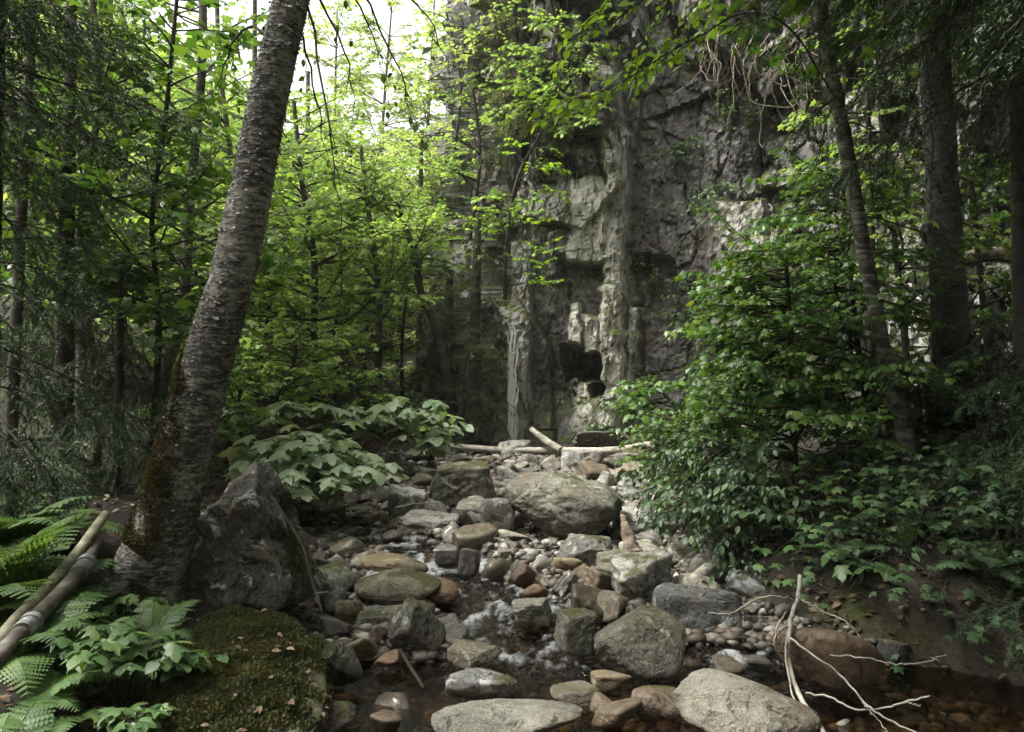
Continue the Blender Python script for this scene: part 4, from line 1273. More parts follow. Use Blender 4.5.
# roots spreading over the rock
for k, pth in enumerate([[(150, 575, 60), (140, 597, 40), (122, 618, 24), (100, 640, 14), (85, 655, 8)], [(145, 560, 56), (122, 585, 36), (98, 602, 22), (78, 612, 10)]]):
    rb = Buf()
    pp = trunk_pts(pth, 4.26 - .05 * k, -.2)
    rough_trunk(rb, pp, 40, 16, rng, .15, 0, 20 + k)
    rb.build('root', M['birch'], birch, base)
# twigs hanging from the birch into the gap
wd = Buf(); L = Leaves()
for x0, y0, x1, y1 in [(296, -10, 345, 55), (300, -60, 420, 8), (300, -40, 370, 25), (285, 20, 316, 90), (270, 40, 225, 60), (298, -30, 330, 130), (305, -60, 395, 60)]:
    p0, p1 = at(x0, y0, 4.4), at(x1, y1, 4.1 + rng.uniform(-.3, .6))
    mid = (p0 + p1) / 2 + np.array([0, 0, .12])
    pts = smooth_path([p0, mid, p1, p1 + (p1 - mid) * .4 - np.array([0, 0, .12])], 12) + rng.normal(0, .008, (12, 3))
    tube(wd, pts, np.linspace(.010, .002, 12), 5)
    for k in range(3, 12, 2):
        tp = curve(pts[k], nrm(pts[min(11, k + 1)] - pts[k - 1]) + rng.normal(0, .6, 3) - UP * .4, rng.uniform(.12, .35), 5, rng, .15, -.1)
        tube(wd, tp, np.linspace(.003, .001, 5), 3)
        if rng.uniform() < .6:
            twig_leaves(L, tp, rng, .055, .06, .4, .4, .5)
wd.build('branches', M['darkbark'], birch, base)
lb = Buf(); L.to(lb, OVATE); lb.build('leaves', M['maple'], birch, base)

high_top = sp_[-1, :3]
tot = 0
TREES = [
    # broadleaf trees of the slope behind the birch
    ('slender_maple', 'slender dark stemmed maple behind the leaning birch with forked side limb', [(92, 520, 10), (91, 400, 8), (90, 240, 7), (91, 100, 7), (92, -20, 6)], 7.0, 201, 'maple', 'darkbark', 24, 1.5, 1.9, 4.9, .125, {}),
    ('slender_maple', 'thin stemmed sapling bending between spruce and birch with large leaves', [(150, 480, 7), (153, 330, 6), (157, 220, 5), (167, 120, 5), (172, 0, 4), (176, -40, 4)], 6.6, 202, 'maple', 'darkbark', 22, 1.25, 1.7, 4.6, .13, {}),
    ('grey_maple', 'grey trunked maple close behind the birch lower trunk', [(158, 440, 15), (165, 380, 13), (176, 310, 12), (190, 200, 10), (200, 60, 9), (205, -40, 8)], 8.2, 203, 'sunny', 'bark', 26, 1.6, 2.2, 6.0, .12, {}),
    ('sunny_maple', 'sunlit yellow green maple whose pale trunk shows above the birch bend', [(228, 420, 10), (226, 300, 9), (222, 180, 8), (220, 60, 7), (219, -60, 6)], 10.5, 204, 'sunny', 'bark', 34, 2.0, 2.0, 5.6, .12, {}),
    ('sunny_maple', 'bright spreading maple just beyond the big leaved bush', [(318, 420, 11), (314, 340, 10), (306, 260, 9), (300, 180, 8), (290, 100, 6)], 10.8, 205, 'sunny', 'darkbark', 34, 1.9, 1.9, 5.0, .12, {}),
    ('pale_stem_maple', 'maple with straight pale brown stem on the rubble left of the cedar', [(378, 420, 12), (376, 350, 11), (372, 280, 9), (368, 200, 7), (366, 140, 5)], 11.8, 206, 'sunny', 'bark', 30, 1.6, 2.2, 4.7, .11, {}),
    ('crooked_tree', 'dark crooked forked tree leaning over the ledge beside the cedar', [(452, 410, 15), (445, 370, 13), (434, 325, 11), (424, 290, 11), (416, 250, 9), (405, 222, 7), (392, 205, 5)], 11.2, 207, 'sunny', 'darkbark', 20, 1.0, 2.9, 4.2, .10, dict(elev=(0, 50))),
    ('sunny_maple', 'yellowish hazy maple rising from behind the crooked tree', [(418, 360, 9), (422, 280, 8), (426, 200, 7), (424, 130, 5)], 14.0, 208, 'yellow', 'bark', 30, 1.7, 2.6, 5.6, .12, {}),
    ('sunny_maple', 'tall light green maple filling the space above the bush', [(270, 380, 10), (268, 240, 9), (262, 100, 8), (258, -30, 6)], 13.5, 209, 'sunny', 'bark', 36, 2.2, 2.2, 6.2, .125, {}),
    ('sunny_maple', 'light green maple seen between the two slender stems', [(128, 400, 10), (126, 250, 9), (122, 100, 8), (118, -40, 6)], 11.0, 210, 'sunny', 'bark', 34, 2.1, 2.2, 5.8, .125, {}),
    ('forest_maple', 'mid green maple showing through the spruce boughs', [(40, 420, 11), (38, 250, 9), (34, 80, 8), (30, -40, 6)], 10.0, 211, 'maple', 'bark', 30, 1.9, 2.2, 6.3, .125, {}),
    ('forest_maple', 'leafy maple at the far edge of the spruce thicket', [(-30, 420, 11), (-34, 250, 9), (-40, 80, 8)], 9.0, 212, 'maple', 'bark', 24, 1.8, 1.8, 5.0, .125, {}),
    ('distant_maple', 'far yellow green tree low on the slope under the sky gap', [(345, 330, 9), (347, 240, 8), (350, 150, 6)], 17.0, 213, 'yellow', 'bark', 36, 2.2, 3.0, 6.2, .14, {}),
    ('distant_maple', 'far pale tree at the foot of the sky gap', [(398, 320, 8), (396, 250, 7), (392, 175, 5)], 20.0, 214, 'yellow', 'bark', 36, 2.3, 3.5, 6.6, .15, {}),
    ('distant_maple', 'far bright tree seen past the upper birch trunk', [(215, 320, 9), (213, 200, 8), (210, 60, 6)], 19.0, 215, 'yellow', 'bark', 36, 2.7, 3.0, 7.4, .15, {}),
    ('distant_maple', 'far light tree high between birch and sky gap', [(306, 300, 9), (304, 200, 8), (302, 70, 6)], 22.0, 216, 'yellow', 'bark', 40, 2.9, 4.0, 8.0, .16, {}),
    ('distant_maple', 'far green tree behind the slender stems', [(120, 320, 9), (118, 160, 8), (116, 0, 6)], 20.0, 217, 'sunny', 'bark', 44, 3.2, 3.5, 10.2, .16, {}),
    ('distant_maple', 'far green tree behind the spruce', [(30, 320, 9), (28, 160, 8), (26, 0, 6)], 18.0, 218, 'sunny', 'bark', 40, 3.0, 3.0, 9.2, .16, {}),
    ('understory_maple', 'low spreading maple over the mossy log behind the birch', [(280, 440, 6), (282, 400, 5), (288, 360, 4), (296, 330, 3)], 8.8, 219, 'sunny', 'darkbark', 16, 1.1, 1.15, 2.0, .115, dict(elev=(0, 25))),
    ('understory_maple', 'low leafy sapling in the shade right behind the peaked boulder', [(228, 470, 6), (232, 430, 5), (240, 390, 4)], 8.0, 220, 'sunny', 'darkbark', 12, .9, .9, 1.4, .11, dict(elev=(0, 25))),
    ('understory_maple', 'small pale leaved sapling under the pale stemmed maple', [(352, 420, 6), (350, 385, 5), (345, 350, 4)], 10.0, 221, 'sunny', 'darkbark', 14, 1.0, 1.2, 1.9, .11, dict(elev=(0, 25))),
    ('understory_maple', 'low sapling among trunks at the edge of the spruce shade', [(190, 440, 6), (196, 400, 5), (205, 340, 4)], 9.5, 222, 'sunny', 'darkbark', 16, 1.2, 1.2, 2.2, .12, dict(elev=(0, 25))),
    ('ledge_maple', 'yellow green maple clinging to the cliff before the pale slab', [(606, 318, 5), (604, 280, 4.5), (599, 235, 4), (594, 200, 3.5), (583, 178, 3), (574, 166, 2)], float(cliff_point(606, 312)[0][1]) - .03, 223, 'lime', 'darkbark', 4, 1.15, 3.7, 4.5, .085, dict(az=(140, 225), elev=(-15, 30), droop=.45, on_cliff=True)),
    ('ledge_maple', 'bright maple sapling overhanging the cliff corner', [(505, 300, 5), (508, 240, 5), (520, 180, 4), (540, 130, 3)], 11.0, 224, 'lime', 'darkbark', 13, 1.1, 2.7, 4.7, .085, dict(elev=(-10, 25), az=(180, 380), droop=.4, on_cliff=True)),
    ('ledge_maple', 'pale hazy sapling high on the receding cliff', [(470, 240, 5), (474, 160, 5), (480, 90, 4)], 12.4, 225, 'sunny', 'darkbark', 26, 1.3, 3.3, 6.2, .10, dict(elev=(-10, 30), on_cliff=True)),
    ('ledge_maple', 'feathery olive sapling on top of the cliff above the slab', [(560, 90, 5), (556, 40, 5), (550, -30, 4)], 11.2, 226, 'sunny', 'darkbark', 20, 1.1, 5.0, 6.9, .09, dict(elev=(-30, 20), az=(150, 360), on_cliff=True)),
    ('ledge_maple', 'pale hazy sapling at the outer edge of the receding cliff', [(455, 150, 4), (452, 80, 4), (448, 10, 3)], 13.6, 227, 'yellow', 'darkbark', 18, 1.2, 5.2, 7.8, .10, dict(elev=(-20, 30), on_cliff=True)),
    ('ledge_maple', 'hazy sapling hanging from the cliff brow near the top edge', [(500, 60, 4), (496, 10, 4), (490, -50, 3)], 12.3, 228, 'yellow', 'darkbark', 18, 1.2, 5.6, 8.0, .10, dict(elev=(-30, 30), on_cliff=True)),
    ('ledge_maple', 'small olive sapling on the rib above the pale slab', [(585, 120, 4), (580, 70, 4), (570, 20, 3)], 10.9, 229, 'sunny', 'darkbark', 14, .9, 4.6, 6.4, .085, dict(elev=(-30, 20), az=(130, 300), on_cliff=True)),
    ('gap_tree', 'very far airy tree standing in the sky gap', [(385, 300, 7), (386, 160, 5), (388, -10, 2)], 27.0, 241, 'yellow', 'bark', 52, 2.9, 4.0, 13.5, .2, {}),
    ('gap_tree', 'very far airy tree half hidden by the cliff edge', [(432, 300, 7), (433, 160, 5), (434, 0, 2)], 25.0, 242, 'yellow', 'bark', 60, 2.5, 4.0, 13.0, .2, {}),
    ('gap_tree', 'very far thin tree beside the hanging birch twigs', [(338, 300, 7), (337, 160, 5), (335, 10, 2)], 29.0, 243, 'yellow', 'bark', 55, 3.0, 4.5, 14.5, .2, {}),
    ('young_maple', 'low bright maple just past the leaning birch at ledge height', [(262, 430, 6), (262, 370, 5), (264, 310, 4), (266, 250, 3)], 11.6, 251, 'sunny', 'darkbark', 26, 1.4, .9, 3.4, .12, dict(elev=(-5, 35))),
    ('young_maple', 'low bright maple filling the space behind the mossy arched log', [(335, 400, 6), (336, 340, 5), (338, 290, 4), (340, 230, 3)], 12.6, 252, 'sunny', 'darkbark', 28, 1.5, 1.0, 4.0, .12, dict(elev=(-5, 35))),
    ('young_maple', 'yellow green young maple between pale stem and crooked tree', [(402, 400, 6), (402, 340, 5), (402, 280, 4), (400, 220, 3)], 12.8, 253, 'yellow', 'darkbark', 26, 1.3, 1.0, 4.0, .11, dict(elev=(-5, 35))),
    ('young_maple', 'yellow young maple in the hollow beyond the bright maple', [(300, 380, 6), (300, 320, 5), (302, 260, 4), (303, 190, 3)], 15.0, 254, 'yellow', 'darkbark', 30, 1.7, 1.2, 5.2, .13, dict(elev=(-5, 35))),
    ('young_maple', 'far yellow young maple under the very far airy trees', [(365, 360, 6), (366, 300, 5), (368, 230, 4), (369, 150, 3)], 16.0, 255, 'yellow', 'darkbark', 30, 1.8, 1.4, 6.2, .13, dict(elev=(-5, 35))),
    ('young_maple', 'bright young maple glimpsed left of the birch at mid height', [(185, 420, 6), (186, 350, 5), (188, 270, 4), (190, 190, 3)], 12.0, 256, 'sunny', 'darkbark', 28, 1.6, 1.0, 4.4, .12, dict(elev=(-5, 35))),
    ('young_maple', 'bright young maple glimpsed through the small spruce', [(110, 420, 6), (112, 350, 5), (112, 270, 4), (113, 190, 3)], 13.0, 257, 'sunny', 'darkbark', 28, 1.7, 1.0, 4.6, .12, dict(elev=(-5, 35))),
    ('young_maple', 'yellow green maple sapling high on the slope left of the birch', [(160, 380, 6), (160, 300, 5), (162, 200, 4), (162, 60, 3)], 16.0, 258, 'yellow', 'bark', 32, 2.1, 1.6, 6.4, .14, dict(elev=(-5, 35))),
    ('young_maple', 'yellow green maple sapling high on the slope right of the birch', [(256, 380, 6), (256, 300, 5), (257, 180, 4), (258, 60, 3)], 17.0, 259, 'yellow', 'bark', 32, 2.1, 1.6, 6.4, .14, dict(elev=(-5, 35))),
    ('young_maple', 'light green maple against the foot of the receding cliff', [(440, 360, 6), (440, 300, 5), (440, 230, 4), (441, 160, 3)], 15.0, 260, 'yellow', 'bark', 30, 1.5, 1.4, 5.6, .12, dict(elev=(-5, 35))),
    # right bank
    ('bank_maple', 'leafy maple sapling with drooping sprays in front of the dark cliff face', [(800, 560, 8), (796, 480, 7), (792, 400, 6), (790, 320, 5), (785, 250, 4)], 6.3, 231, 'maple', 'darkbark', 58, 1.35, .8, 2.6, .07, dict(az=(95, 265), elev=(-12, 20), droop=.5)),
    ('bank_maple', 'maple sapling spreading under the mottled leaning tree', [(868, 540, 8), (866, 440, 7), (860, 340, 6), (855, 240, 5), (850, 170, 4)], 6.9, 232, 'maple', 'darkbark', 60, 1.35, 1.2, 3.3, .072, dict(az=(110, 290), elev=(-12, 20), droop=.5)),
    ('bank_maple', 'tall thin maple with airy light green sprays across the upper cliff', [(905, 520, 8), (900, 380, 7), (893, 240, 6), (885, 100, 5), (880, -10, 4)], 7.6, 238, 'sunny', 'darkbark', 20, 1.3, 2.3, 5.0, .07, dict(az=(120, 300), elev=(-20, 20), droop=.55)),
    ('bank_maple', 'shaded maple sapling behind the two dark trunks', [(1000, 500, 8), (990, 400, 7), (980, 300, 6), (975, 180, 5)], 7.4, 233, 'maple', 'darkbark', 26, 1.2, 1.6, 3.6, .072, dict(elev=(-12, 25), droop=.4)),
    ('bank_maple', 'small maple with big lobed leaves arching over the dark water', [(800, 590, 6), (830, 565, 5), (870, 545, 5), (920, 540, 4), (985, 545, 3)], 4.9, 234, 'herb', 'darkbark', 12, .42, .38, .72, .125, dict(tpl=MAPLE, elev=(-10, 20), droop=.35, tw=.1)),
    ('hazel_shrub', 'dense dark leaved shrub hanging over the boulders', [(806, 600, 7), (795, 560, 6), (770, 510, 5), (745, 470, 4), (730, 445, 3)], 5.6, 235, 'shrub', 'darkbark', 32, .85, .35, 1.25, .062, dict(tpl=OVATE, az=(130, 300), elev=(-25, 20), droop=.55, tw=.11, cat='shrub')),
    ('hazel_shrub', 'glossy dark leaved shrub between broad dark boulder and cliff', [(720, 560, 6), (705, 520, 5), (690, 480, 4), (680, 455, 3)], 6.6, 236, 'shrub', 'darkbark', 26, .85, .35, 1.0, .062, dict(tpl=OVATE, elev=(-25, 20), droop=.55, tw=.11, cat='shrub')),
    ('hazel_shrub', 'dark shrub filling the shade under the mottled tree', [(850, 500, 6), (848, 460, 5), (845, 425, 4), (842, 400, 3)], 7.4, 244, 'shrub', 'darkbark', 34, 1.0, .6, 1.6, .07, dict(tpl=OVATE, elev=(-15, 25), droop=.5, tw=.12, cat='shrub')),
    ('hazel_shrub', 'dark shrub between the mottled tree and the thick trunk', [(930, 520, 6), (928, 470, 5), (925, 430, 4), (922, 400, 3)], 6.9, 245, 'shrub', 'darkbark', 34, .95, .5, 1.4, .07, dict(tpl=OVATE, elev=(-15, 25), droop=.5, tw=.12, cat='shrub')),
    ('hazel_shrub', 'dark shrub low over the bank at the picture edge', [(1000, 580, 6), (998, 540, 5), (990, 500, 4), (980, 480, 3)], 5.2, 246, 'shrub', 'darkbark', 36, .8, .3, 1.0, .062, dict(tpl=OVATE, elev=(-30, 20), droop=.5, tw=.11, cat='shrub')),
    ('hazel_shrub', 'dark low shrub between the dim bank boulder and the maple leaves', [(885, 600, 5), (884, 575, 4), (880, 550, 4), (878, 535, 3)], 5.0, 247, 'shrub', 'darkbark', 26, .6, .3, .7, .06, dict(tpl=OVATE, elev=(-30, 20), droop=.5, tw=.11, cat='shrub')),
    ('creek_sapling', 'light green sapling reaching out at the foot of the cliff rib', [(720, 500, 5), (700, 450, 4), (672, 410, 4), (650, 385, 3)], 8.0, 237, 'maple', 'darkbark', 14, .8, .8, 1.5, .07, dict(az=(120, 260), elev=(-10, 20), droop=.4)),
]
for (nm, lab, pth, Y, sd, lm, bk, nb, bl, z0, z1, sz, kw) in TREES:
    kw = dict(kw)
    sz = sz * (.8 if Y > 9 else 1)
    _, n = broadleaf(nm, lab, pth, Y, sd, lm, bk, nb, bl, z0, z1, sz, **kw)
    tot += n
# unseen trees added behind the camera to shade the near stream
for k, (x, y, h, lab) in enumerate([(-3.0, -.6, 5.2, 'unseen maple added behind the viewpoint to shade the fern bank'), (3.4, .2, 5.6, 'unseen maple added behind the viewpoint to shade the dark pool'), (.6, -2.6, 5.8, 'unseen maple added for shade in the hollow behind the viewpoint')]):
    rg = np.random.default_rng(900 + k)
    base = np.array([x, y, gz(x, y)])
    root = empty('shade_maple', base, lab, 'tree')
    wood = Buf(); L = Leaves()
    tp = smooth_path([[x, y, base[2] - .1, .18], [x + .1, y + .1, h * .5, .13], [x + .3, y + .3, h + 1.5, .05]], 30)
    rough_trunk_any(wood, tp, 12, .08, 900 + k)
    for i in range(50):
        zz_ = rg.uniform(4.4, h + 1.2)
        q = tp[int(np.argmin(np.abs(tp[:, 2] - zz_))), :3]
        a = rg.uniform(0, 6.28)
        leafy_branch(wood, L, q, np.array([math.cos(a), math.sin(a), rg.uniform(-.05, .5)]), rg.uniform(1.6, 3.0), .025, rg, .15, .3, None, .3, .35)
    wood.build('trunk', M['bark'], root, base)
    b = Buf(); L.to(b, MAPLE_S); b.build('crown', M['maple'], root, base)

rg = np.random.default_rng(931)  # unseen tree added to shade the right bank and pool
base = np.array([3.7, 4.5, gz(3.7, 4.5)])
root = empty('shade_maple', base, 'unseen maple added beyond the picture edge to shade the dark pool', 'tree')
wood = Buf(); L = Leaves()
tp = smooth_path([[3.7, 4.5, base[2] - .1, .16], [3.6, 4.5, 3.6, .12], [3.2, 4.6, 6.8, .05]], 30)
rough_trunk_any(wood, tp, 12, .08, 931)
for i in range(46):
    zz_ = rg.uniform(3.7, 6.6)
    q = tp[int(np.argmin(np.abs(tp[:, 2] - zz_))), :3]
    a = R(rg.uniform(130, 230))
    leafy_branch(wood, L, q, np.array([math.cos(a), math.sin(a), rg.uniform(.12, .5)]), rg.uniform(1.8, 3.6), .025, rg, .13, .25, None, .3, .35, .0)
wood.build('trunk', M['bark'], root, base)
b = Buf(); L.to(b, MAPLE_S); b.build('crown', M['maple'], root, base)

# far wooded slope that reads as one mass
rg = np.random.default_rng(88)
L = Leaves()
nC = 420
cyy = rg.uniform(21, 40, nC)
cxx = rg.uniform(-.62, -.12, nC) * cyy
czz = ground(cxx, cyy) + rg.uniform(.5, 1, nC) ** .5 * np.interp(cxx / cyy * F + CX, [0, 250, 330, 400, 420], [8, 7, 4.5, 2.5, 3]) * rg.uniform(.1, 1, nC)
for i in range(nC):
    n = 130
    d = nrm(rg.normal(size=(n, 3))) * rg.uniform(.5, 1, (n, 1)) * np.array([1.3, 1.3, .5])
    L.add(np.array([cxx[i], cyy[i], czz[i]]) + d, d + rg.normal(0, .6, (n, 3)), UP + rg.normal(0, .5, (n, 3)), rg.uniform(.14, .26, n), np.clip(rg.uniform(.2, .8) + rg.normal(0, .2, n), 0, 1))
b = Buf(); L.to(b, OVATE)
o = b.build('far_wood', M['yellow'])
tag(o, 'far sunlit wood on the slope beyond the gap', 'wood', kind='stuff')
print('leaves', tot)

# --- trunks of the right bank
rng = np.random.default_rng(31)


def plain_tree(name, label, path, Y, mat, seed, rings=160, sides=32, amp=.06, dY=0, twigs=6):
    pts = trunk_pts(path, Y, dY)
    base = pts[0, :3].copy(); base[2] = gz(base[0], base[1]); pts[0, 2] = min(pts[0, 2], base[2] - .05)
    root = empty(name, base, label, 'tree')
    b = Buf()
    sp, _, _ = rough_trunk(b, pts, rings, sides, rng, amp, .3, seed)
    b.build('trunk', M[mat], root, base)
    for k in range(twigs):
        tb = Buf()
        q = rng.integers(rings // 4, rings - 5)
        a = rng.uniform(0, 6.28)
        tp = curve(sp[q, :3], (math.cos(a), math.sin(a), rng.uniform(-.3, .3)), rng.uniform(.3, 1.0), 7, rng, .2, -.03)
        tube(tb, tp, np.linspace(.009, .002, 7), 5)
        tb.build('dead_branch', M['darkbark'], root, base)
    return root, sp, base


def shade_crown(root, base, top, h, nb, ln, seed, mat='maple', size=.13, z0=None):  # unseen crown above the frame, added to shade the banks
    rg = np.random.default_rng(seed)
    wood = Buf(); L = Leaves()
    top = np.array(top, float)
    tip = top + np.array([rg.normal(0, .25), rg.normal(0, .25), h])
    ax = smooth_path([top - UP * .05, (top + tip) / 2 + rg.normal(0, .1, 3), tip], 20)
    tube(wood, ax, np.linspace(.05, .012, 20), 8)
    for i in range(nb):
        q = ax[rg.integers(2, 19)]
        a = rg.uniform(0, 6.28)
        leafy_branch(wood, L, q, np.array([math.cos(a), math.sin(a), rg.uniform(.1, .6)]), ln * rg.uniform(.6, 1.1), .018, rg, size, .2, None, .3, .35)
    wood.build('upper_limbs', M['darkbark'], root, base)
    b = Buf(); L.to(b, MAPLE_S); b.build('crown', M[mat], root, base)


lean, lsp, lbase = plain_tree('mottled_tree', 'thin mottled grey tree leaning across the cliff above the maple saplings', [(920, 520, 18), (914, 480, 16), (900, 410, 15), (884, 350, 14), (874, 300, 14), (862, 240, 14), (852, 180, 14), (843, 130, 14), (833, 80, 13), (826, 40, 13), (818, -10, 13), (810, -70, 12)], 5.9, 'mottled', 51, twigs=4)
shade_crown(birch, bp_[0, :3], high_top, 3.2, 36, 1.7, 74)
r_, s_, b_ = plain_tree('dark_birch', 'thick dark trunk with rough horizontal bark right of the mottled tree', [(962, 470, 38), (956, 400, 35), (951, 330, 33), (946, 250, 31), (942, 180, 30), (938, 110, 29), (933, 40, 28), (929, -20, 27), (926, -80, 26)], 6.5, 'darkbirch', 52, 240, 48)
shade_crown(r_, b_, s_[-1, :3], 3.0, 26, 1.5, 72)
r_, s_, b_ = plain_tree('edge_tree', 'smooth dark trunk cut by the right hand picture edge', [(1030, 480, 22), (1024, 300, 19), (1021, 150, 18), (1016, 40, 17), (1013, -40, 17)], 5.6, 'darkbark', 53, 90, 20, twigs=2)
shade_crown(r_, b_, s_[-1, :3] + UP * .6, 2.8, 30, 1.7, 73)
plain_tree('bare_pole_tree', 'thin bare dark pole standing at the edge of the spruce thicket', [(6, 560, 14), (10, 450, 12), (16, 330, 11), (22, 200, 10), (30, 60, 9), (34, -40, 8)], 6.0, 'bark', 54, 90, 16, twigs=10)
plain_tree('dead_pole', 'dead grey pole with stubs between spruce and birch', [(78, 500, 11), (80, 400, 10), (84, 300, 9), (87, 180, 8)], 7.8, 'bark', 55, 70, 12, twigs=12)

# overhanging limb of the mottled tree with yellow green leaves
L = Leaves(); wd = Buf()
lp = smooth_path([at(834, 96, 5.85), at(818, 70, 5.7), at(800, 40, 5.5), at(775, 18, 5.3), at(740, 14, 5.2), at(700, 36, 5.1), at(668, 52, 5.0), at(632, 76, 4.95), at(600, 92, 4.9), at(565, 104, 4.9)], 40)
tube(wd, lp, np.linspace(.009, .003, 40), 6)
for k in range(17, 40):
    for s_ in (1, -1):
        if rng.uniform() < .2:
            continue
        d = nrm(lp[min(39, k + 1)] - lp[k - 1])
        td = rot_z(d, s_ * rng.uniform(.5, 1.0)); td[2] += rng.normal(.0, .3)
        tp = curve(lp[k], td, rng.uniform(.15, .42), 5, rng, .1, -.02)
        tube(wd, tp, np.linspace(.004, .0015, 5), 3)
        twig_leaves(L, tp, rng, .075, .045, .3, .5, .55)
for x0, y0, x1, y1 in [(720, -30, 600, 30), (690, -40, 640, 60), (740, -20, 690, 10), (650, -40, 560, 60)]:
    pts = smooth_path([at(x0, y0, 5.2), at((x0 + x1) / 2, (y0 + y1) / 2 - 10, 5.1), at(x1, y1, 5.0)], 14)
    tube(wd, pts, np.linspace(.008, .002, 14), 5)
    for k in range(3, 14):
        d = nrm(pts[min(13, k + 1)] - pts[k - 1])
        td = rot_z(d, (1 if k % 2 else -1) * rng.uniform(.5, 1.)); td[2] += rng.normal(0, .3)
        tp = curve(pts[k], td, rng.uniform(.12, .35), 5, rng, .1, -.02)
        tube(wd, tp, np.linspace(.003, .0012, 5), 3)
        twig_leaves(L, tp, rng, .075, .045, .3, .5, .55)
wd.build('overhanging_limb', M['darkbark'], lean, lbase)
b = Buf(); L.to(b, OVATE); b.build('leaves', M['lime'], lean, lbase)

# --- conifers
tot = 0
CON = [
    ('spruce', 'dark drooping spruce filling the shade beside the old pipes', [(-20, 560, 30), (-16, 400, 26), (-12, 250, 22), (-6, 100, 18), (0, -40, 14)], 4.9, 301, 'spruce', 'darkbark', 30, 1.35, .9, 3.9, dict(az=(-80, 120), elev=(-25, 8), var0=.6, nsize=.026, sp=.0032, hang=.35)),
    ('spruce', 'dark spruce with hanging lower boughs behind the birch moss', [(62, 520, 20), (64, 400, 18), (66, 250, 15), (70, 100, 12), (72, -40, 9)], 6.4, 302, 'spruce', 'darkbark', 32, 1.45, .9, 4.9, dict(elev=(-25, 5), var0=.6, nsize=.028, sp=.0036, hang=.35)),
    ('spruce', 'smaller spruce low between dead pole and birch', [(118, 500, 12), (119, 420, 10), (120, 340, 8), (121, 260, 5)], 6.2, 303, 'spruce', 'darkbark', 24, .95, .75, 2.4, dict(elev=(-25, 5), var0=.6, nsize=.026, sp=.0026, hang=.35)),
    ('spruce', 'spruce boughs hanging in the dark behind the thick trunk', [(1080, 560, 26), (1084, 380, 22), (1088, 300, 14), (1090, 220, 8)], 5.2, 304, 'spruce', 'darkbark', 56, 1.35, .3, 2.0, dict(az=(60, 300), elev=(-25, 5), nsize=.026, sp=.0026, hang=.35)),
    ('spruce', 'low spruce over the dark water under the thick trunk', [(985, 540, 16), (986, 460, 14), (988, 380, 11), (990, 320, 8)], 6.0, 305, 'spruce', 'darkbark', 60, 1.45, .45, 2.0, dict(az=(0, 360), elev=(-25, 5), nsize=.026, sp=.0026, hang=.35)),
    ('hemlock', 'pale green hemlock with drooping tips before the upper cliff', [(872, 420, 10), (872, 300, 8), (870, 180, 6), (866, 60, 4)], 7.6, 306, 'hemlock', 'darkbark', 40, .75, 1.6, 4.5, dict(elev=(-20, 20), nsize=.026, sp=.006, hang=.25)),
    ('cedar', 'dark olive cedar growing on the ledge left of the trickle', [(474, 440, 16), (474, 360, 13), (476, 290, 10), (478, 220, 6)], 10.9, 307, 'cedar', 'darkbark', 60, .75, .9, 3.7, dict(elev=(-30, 25), nsize=.034, sp=.006, hang=.25)),
    ('cedar', 'shaggy cedar in the recess behind the crooked tree', [(448, 400, 12), (448, 340, 10), (450, 270, 7)], 12.2, 308, 'cedar', 'darkbark', 40, .8, 1.3, 3.3, dict(elev=(-30, 25), nsize=.036, sp=.007, hang=.25)),
    ('cedar', 'hazy olive cedar on the cliff top above the corner', [(520, 130, 9), (516, 60, 8), (512, -30, 6)], 11.9, 309, 'cedar', 'darkbark', 40, 1.0, 4.9, 7.4, dict(elev=(-35, 20), nsize=.036, sp=.007, hang=.3, var0=.7)),
]
CON += [  # the tall ones are unseen, added to shade both banks
    ('spruce', 'young spruce with low grey green boughs sweeping over the dark pool', [(1105, 560, 24), (1100, 420, 20), (1096, 250, 15), (1092, 300, 6)], 4.5, 313, 'spruce', 'darkbark', 64, 1.15, .2, 1.75, dict(az=(70, 290), elev=(-25, 5), nsize=.026, sp=.0026, hang=.3, var0=.6)),
    ('spruce', 'unseen spruce added beyond the picture edge to darken the right bank', [(1150, 520, 40), (1150, 200, 36), (1150, -300, 28), (1150, -800, 16)], 4.1, 310, 'spruce', 'darkbark', 60, 2.3, 3.3, 7.4, dict(az=(60, 300), elev=(-25, 5), nsize=.028, sp=.008, hang=.25, step=.1, taper=.3)),
    ('spruce', 'unseen spruce added behind the edge trunk to shade the right bank', [(1120, 520, 34), (1120, 200, 30), (1118, -200, 24), (1118, -560, 12)], 7.0, 311, 'spruce', 'darkbark', 54, 2.1, 5.6, 9.2, dict(az=(60, 300), elev=(-25, 5), nsize=.03, sp=.009, hang=.25, step=.1, taper=.3)),
    ('spruce', 'unseen spruce added beyond the picture edge to shade the ferns', [(-190, 560, 40), (-190, 100, 34), (-190, -400, 26), (-190, -800, 16)], 4.2, 312, 'spruce', 'darkbark', 54, 1.9, 3.3, 6.6, dict(az=(-110, 110), elev=(-25, 5), nsize=.028, sp=.008, hang=.25, step=.1, taper=.3)),
]
for (nm, lab, pth, Y, sd, lm, bk, nb, bl, z0, z1, kw) in CON:
    _, n = conifer(nm, lab, pth, Y, sd, lm, bk, nb, bl, z0, z1, **kw)
    tot += n
print('needles', tot)

# ------------------------------------------------------------------ big leaved bush, ferns, seedlings
rng = np.random.default_rng(41)


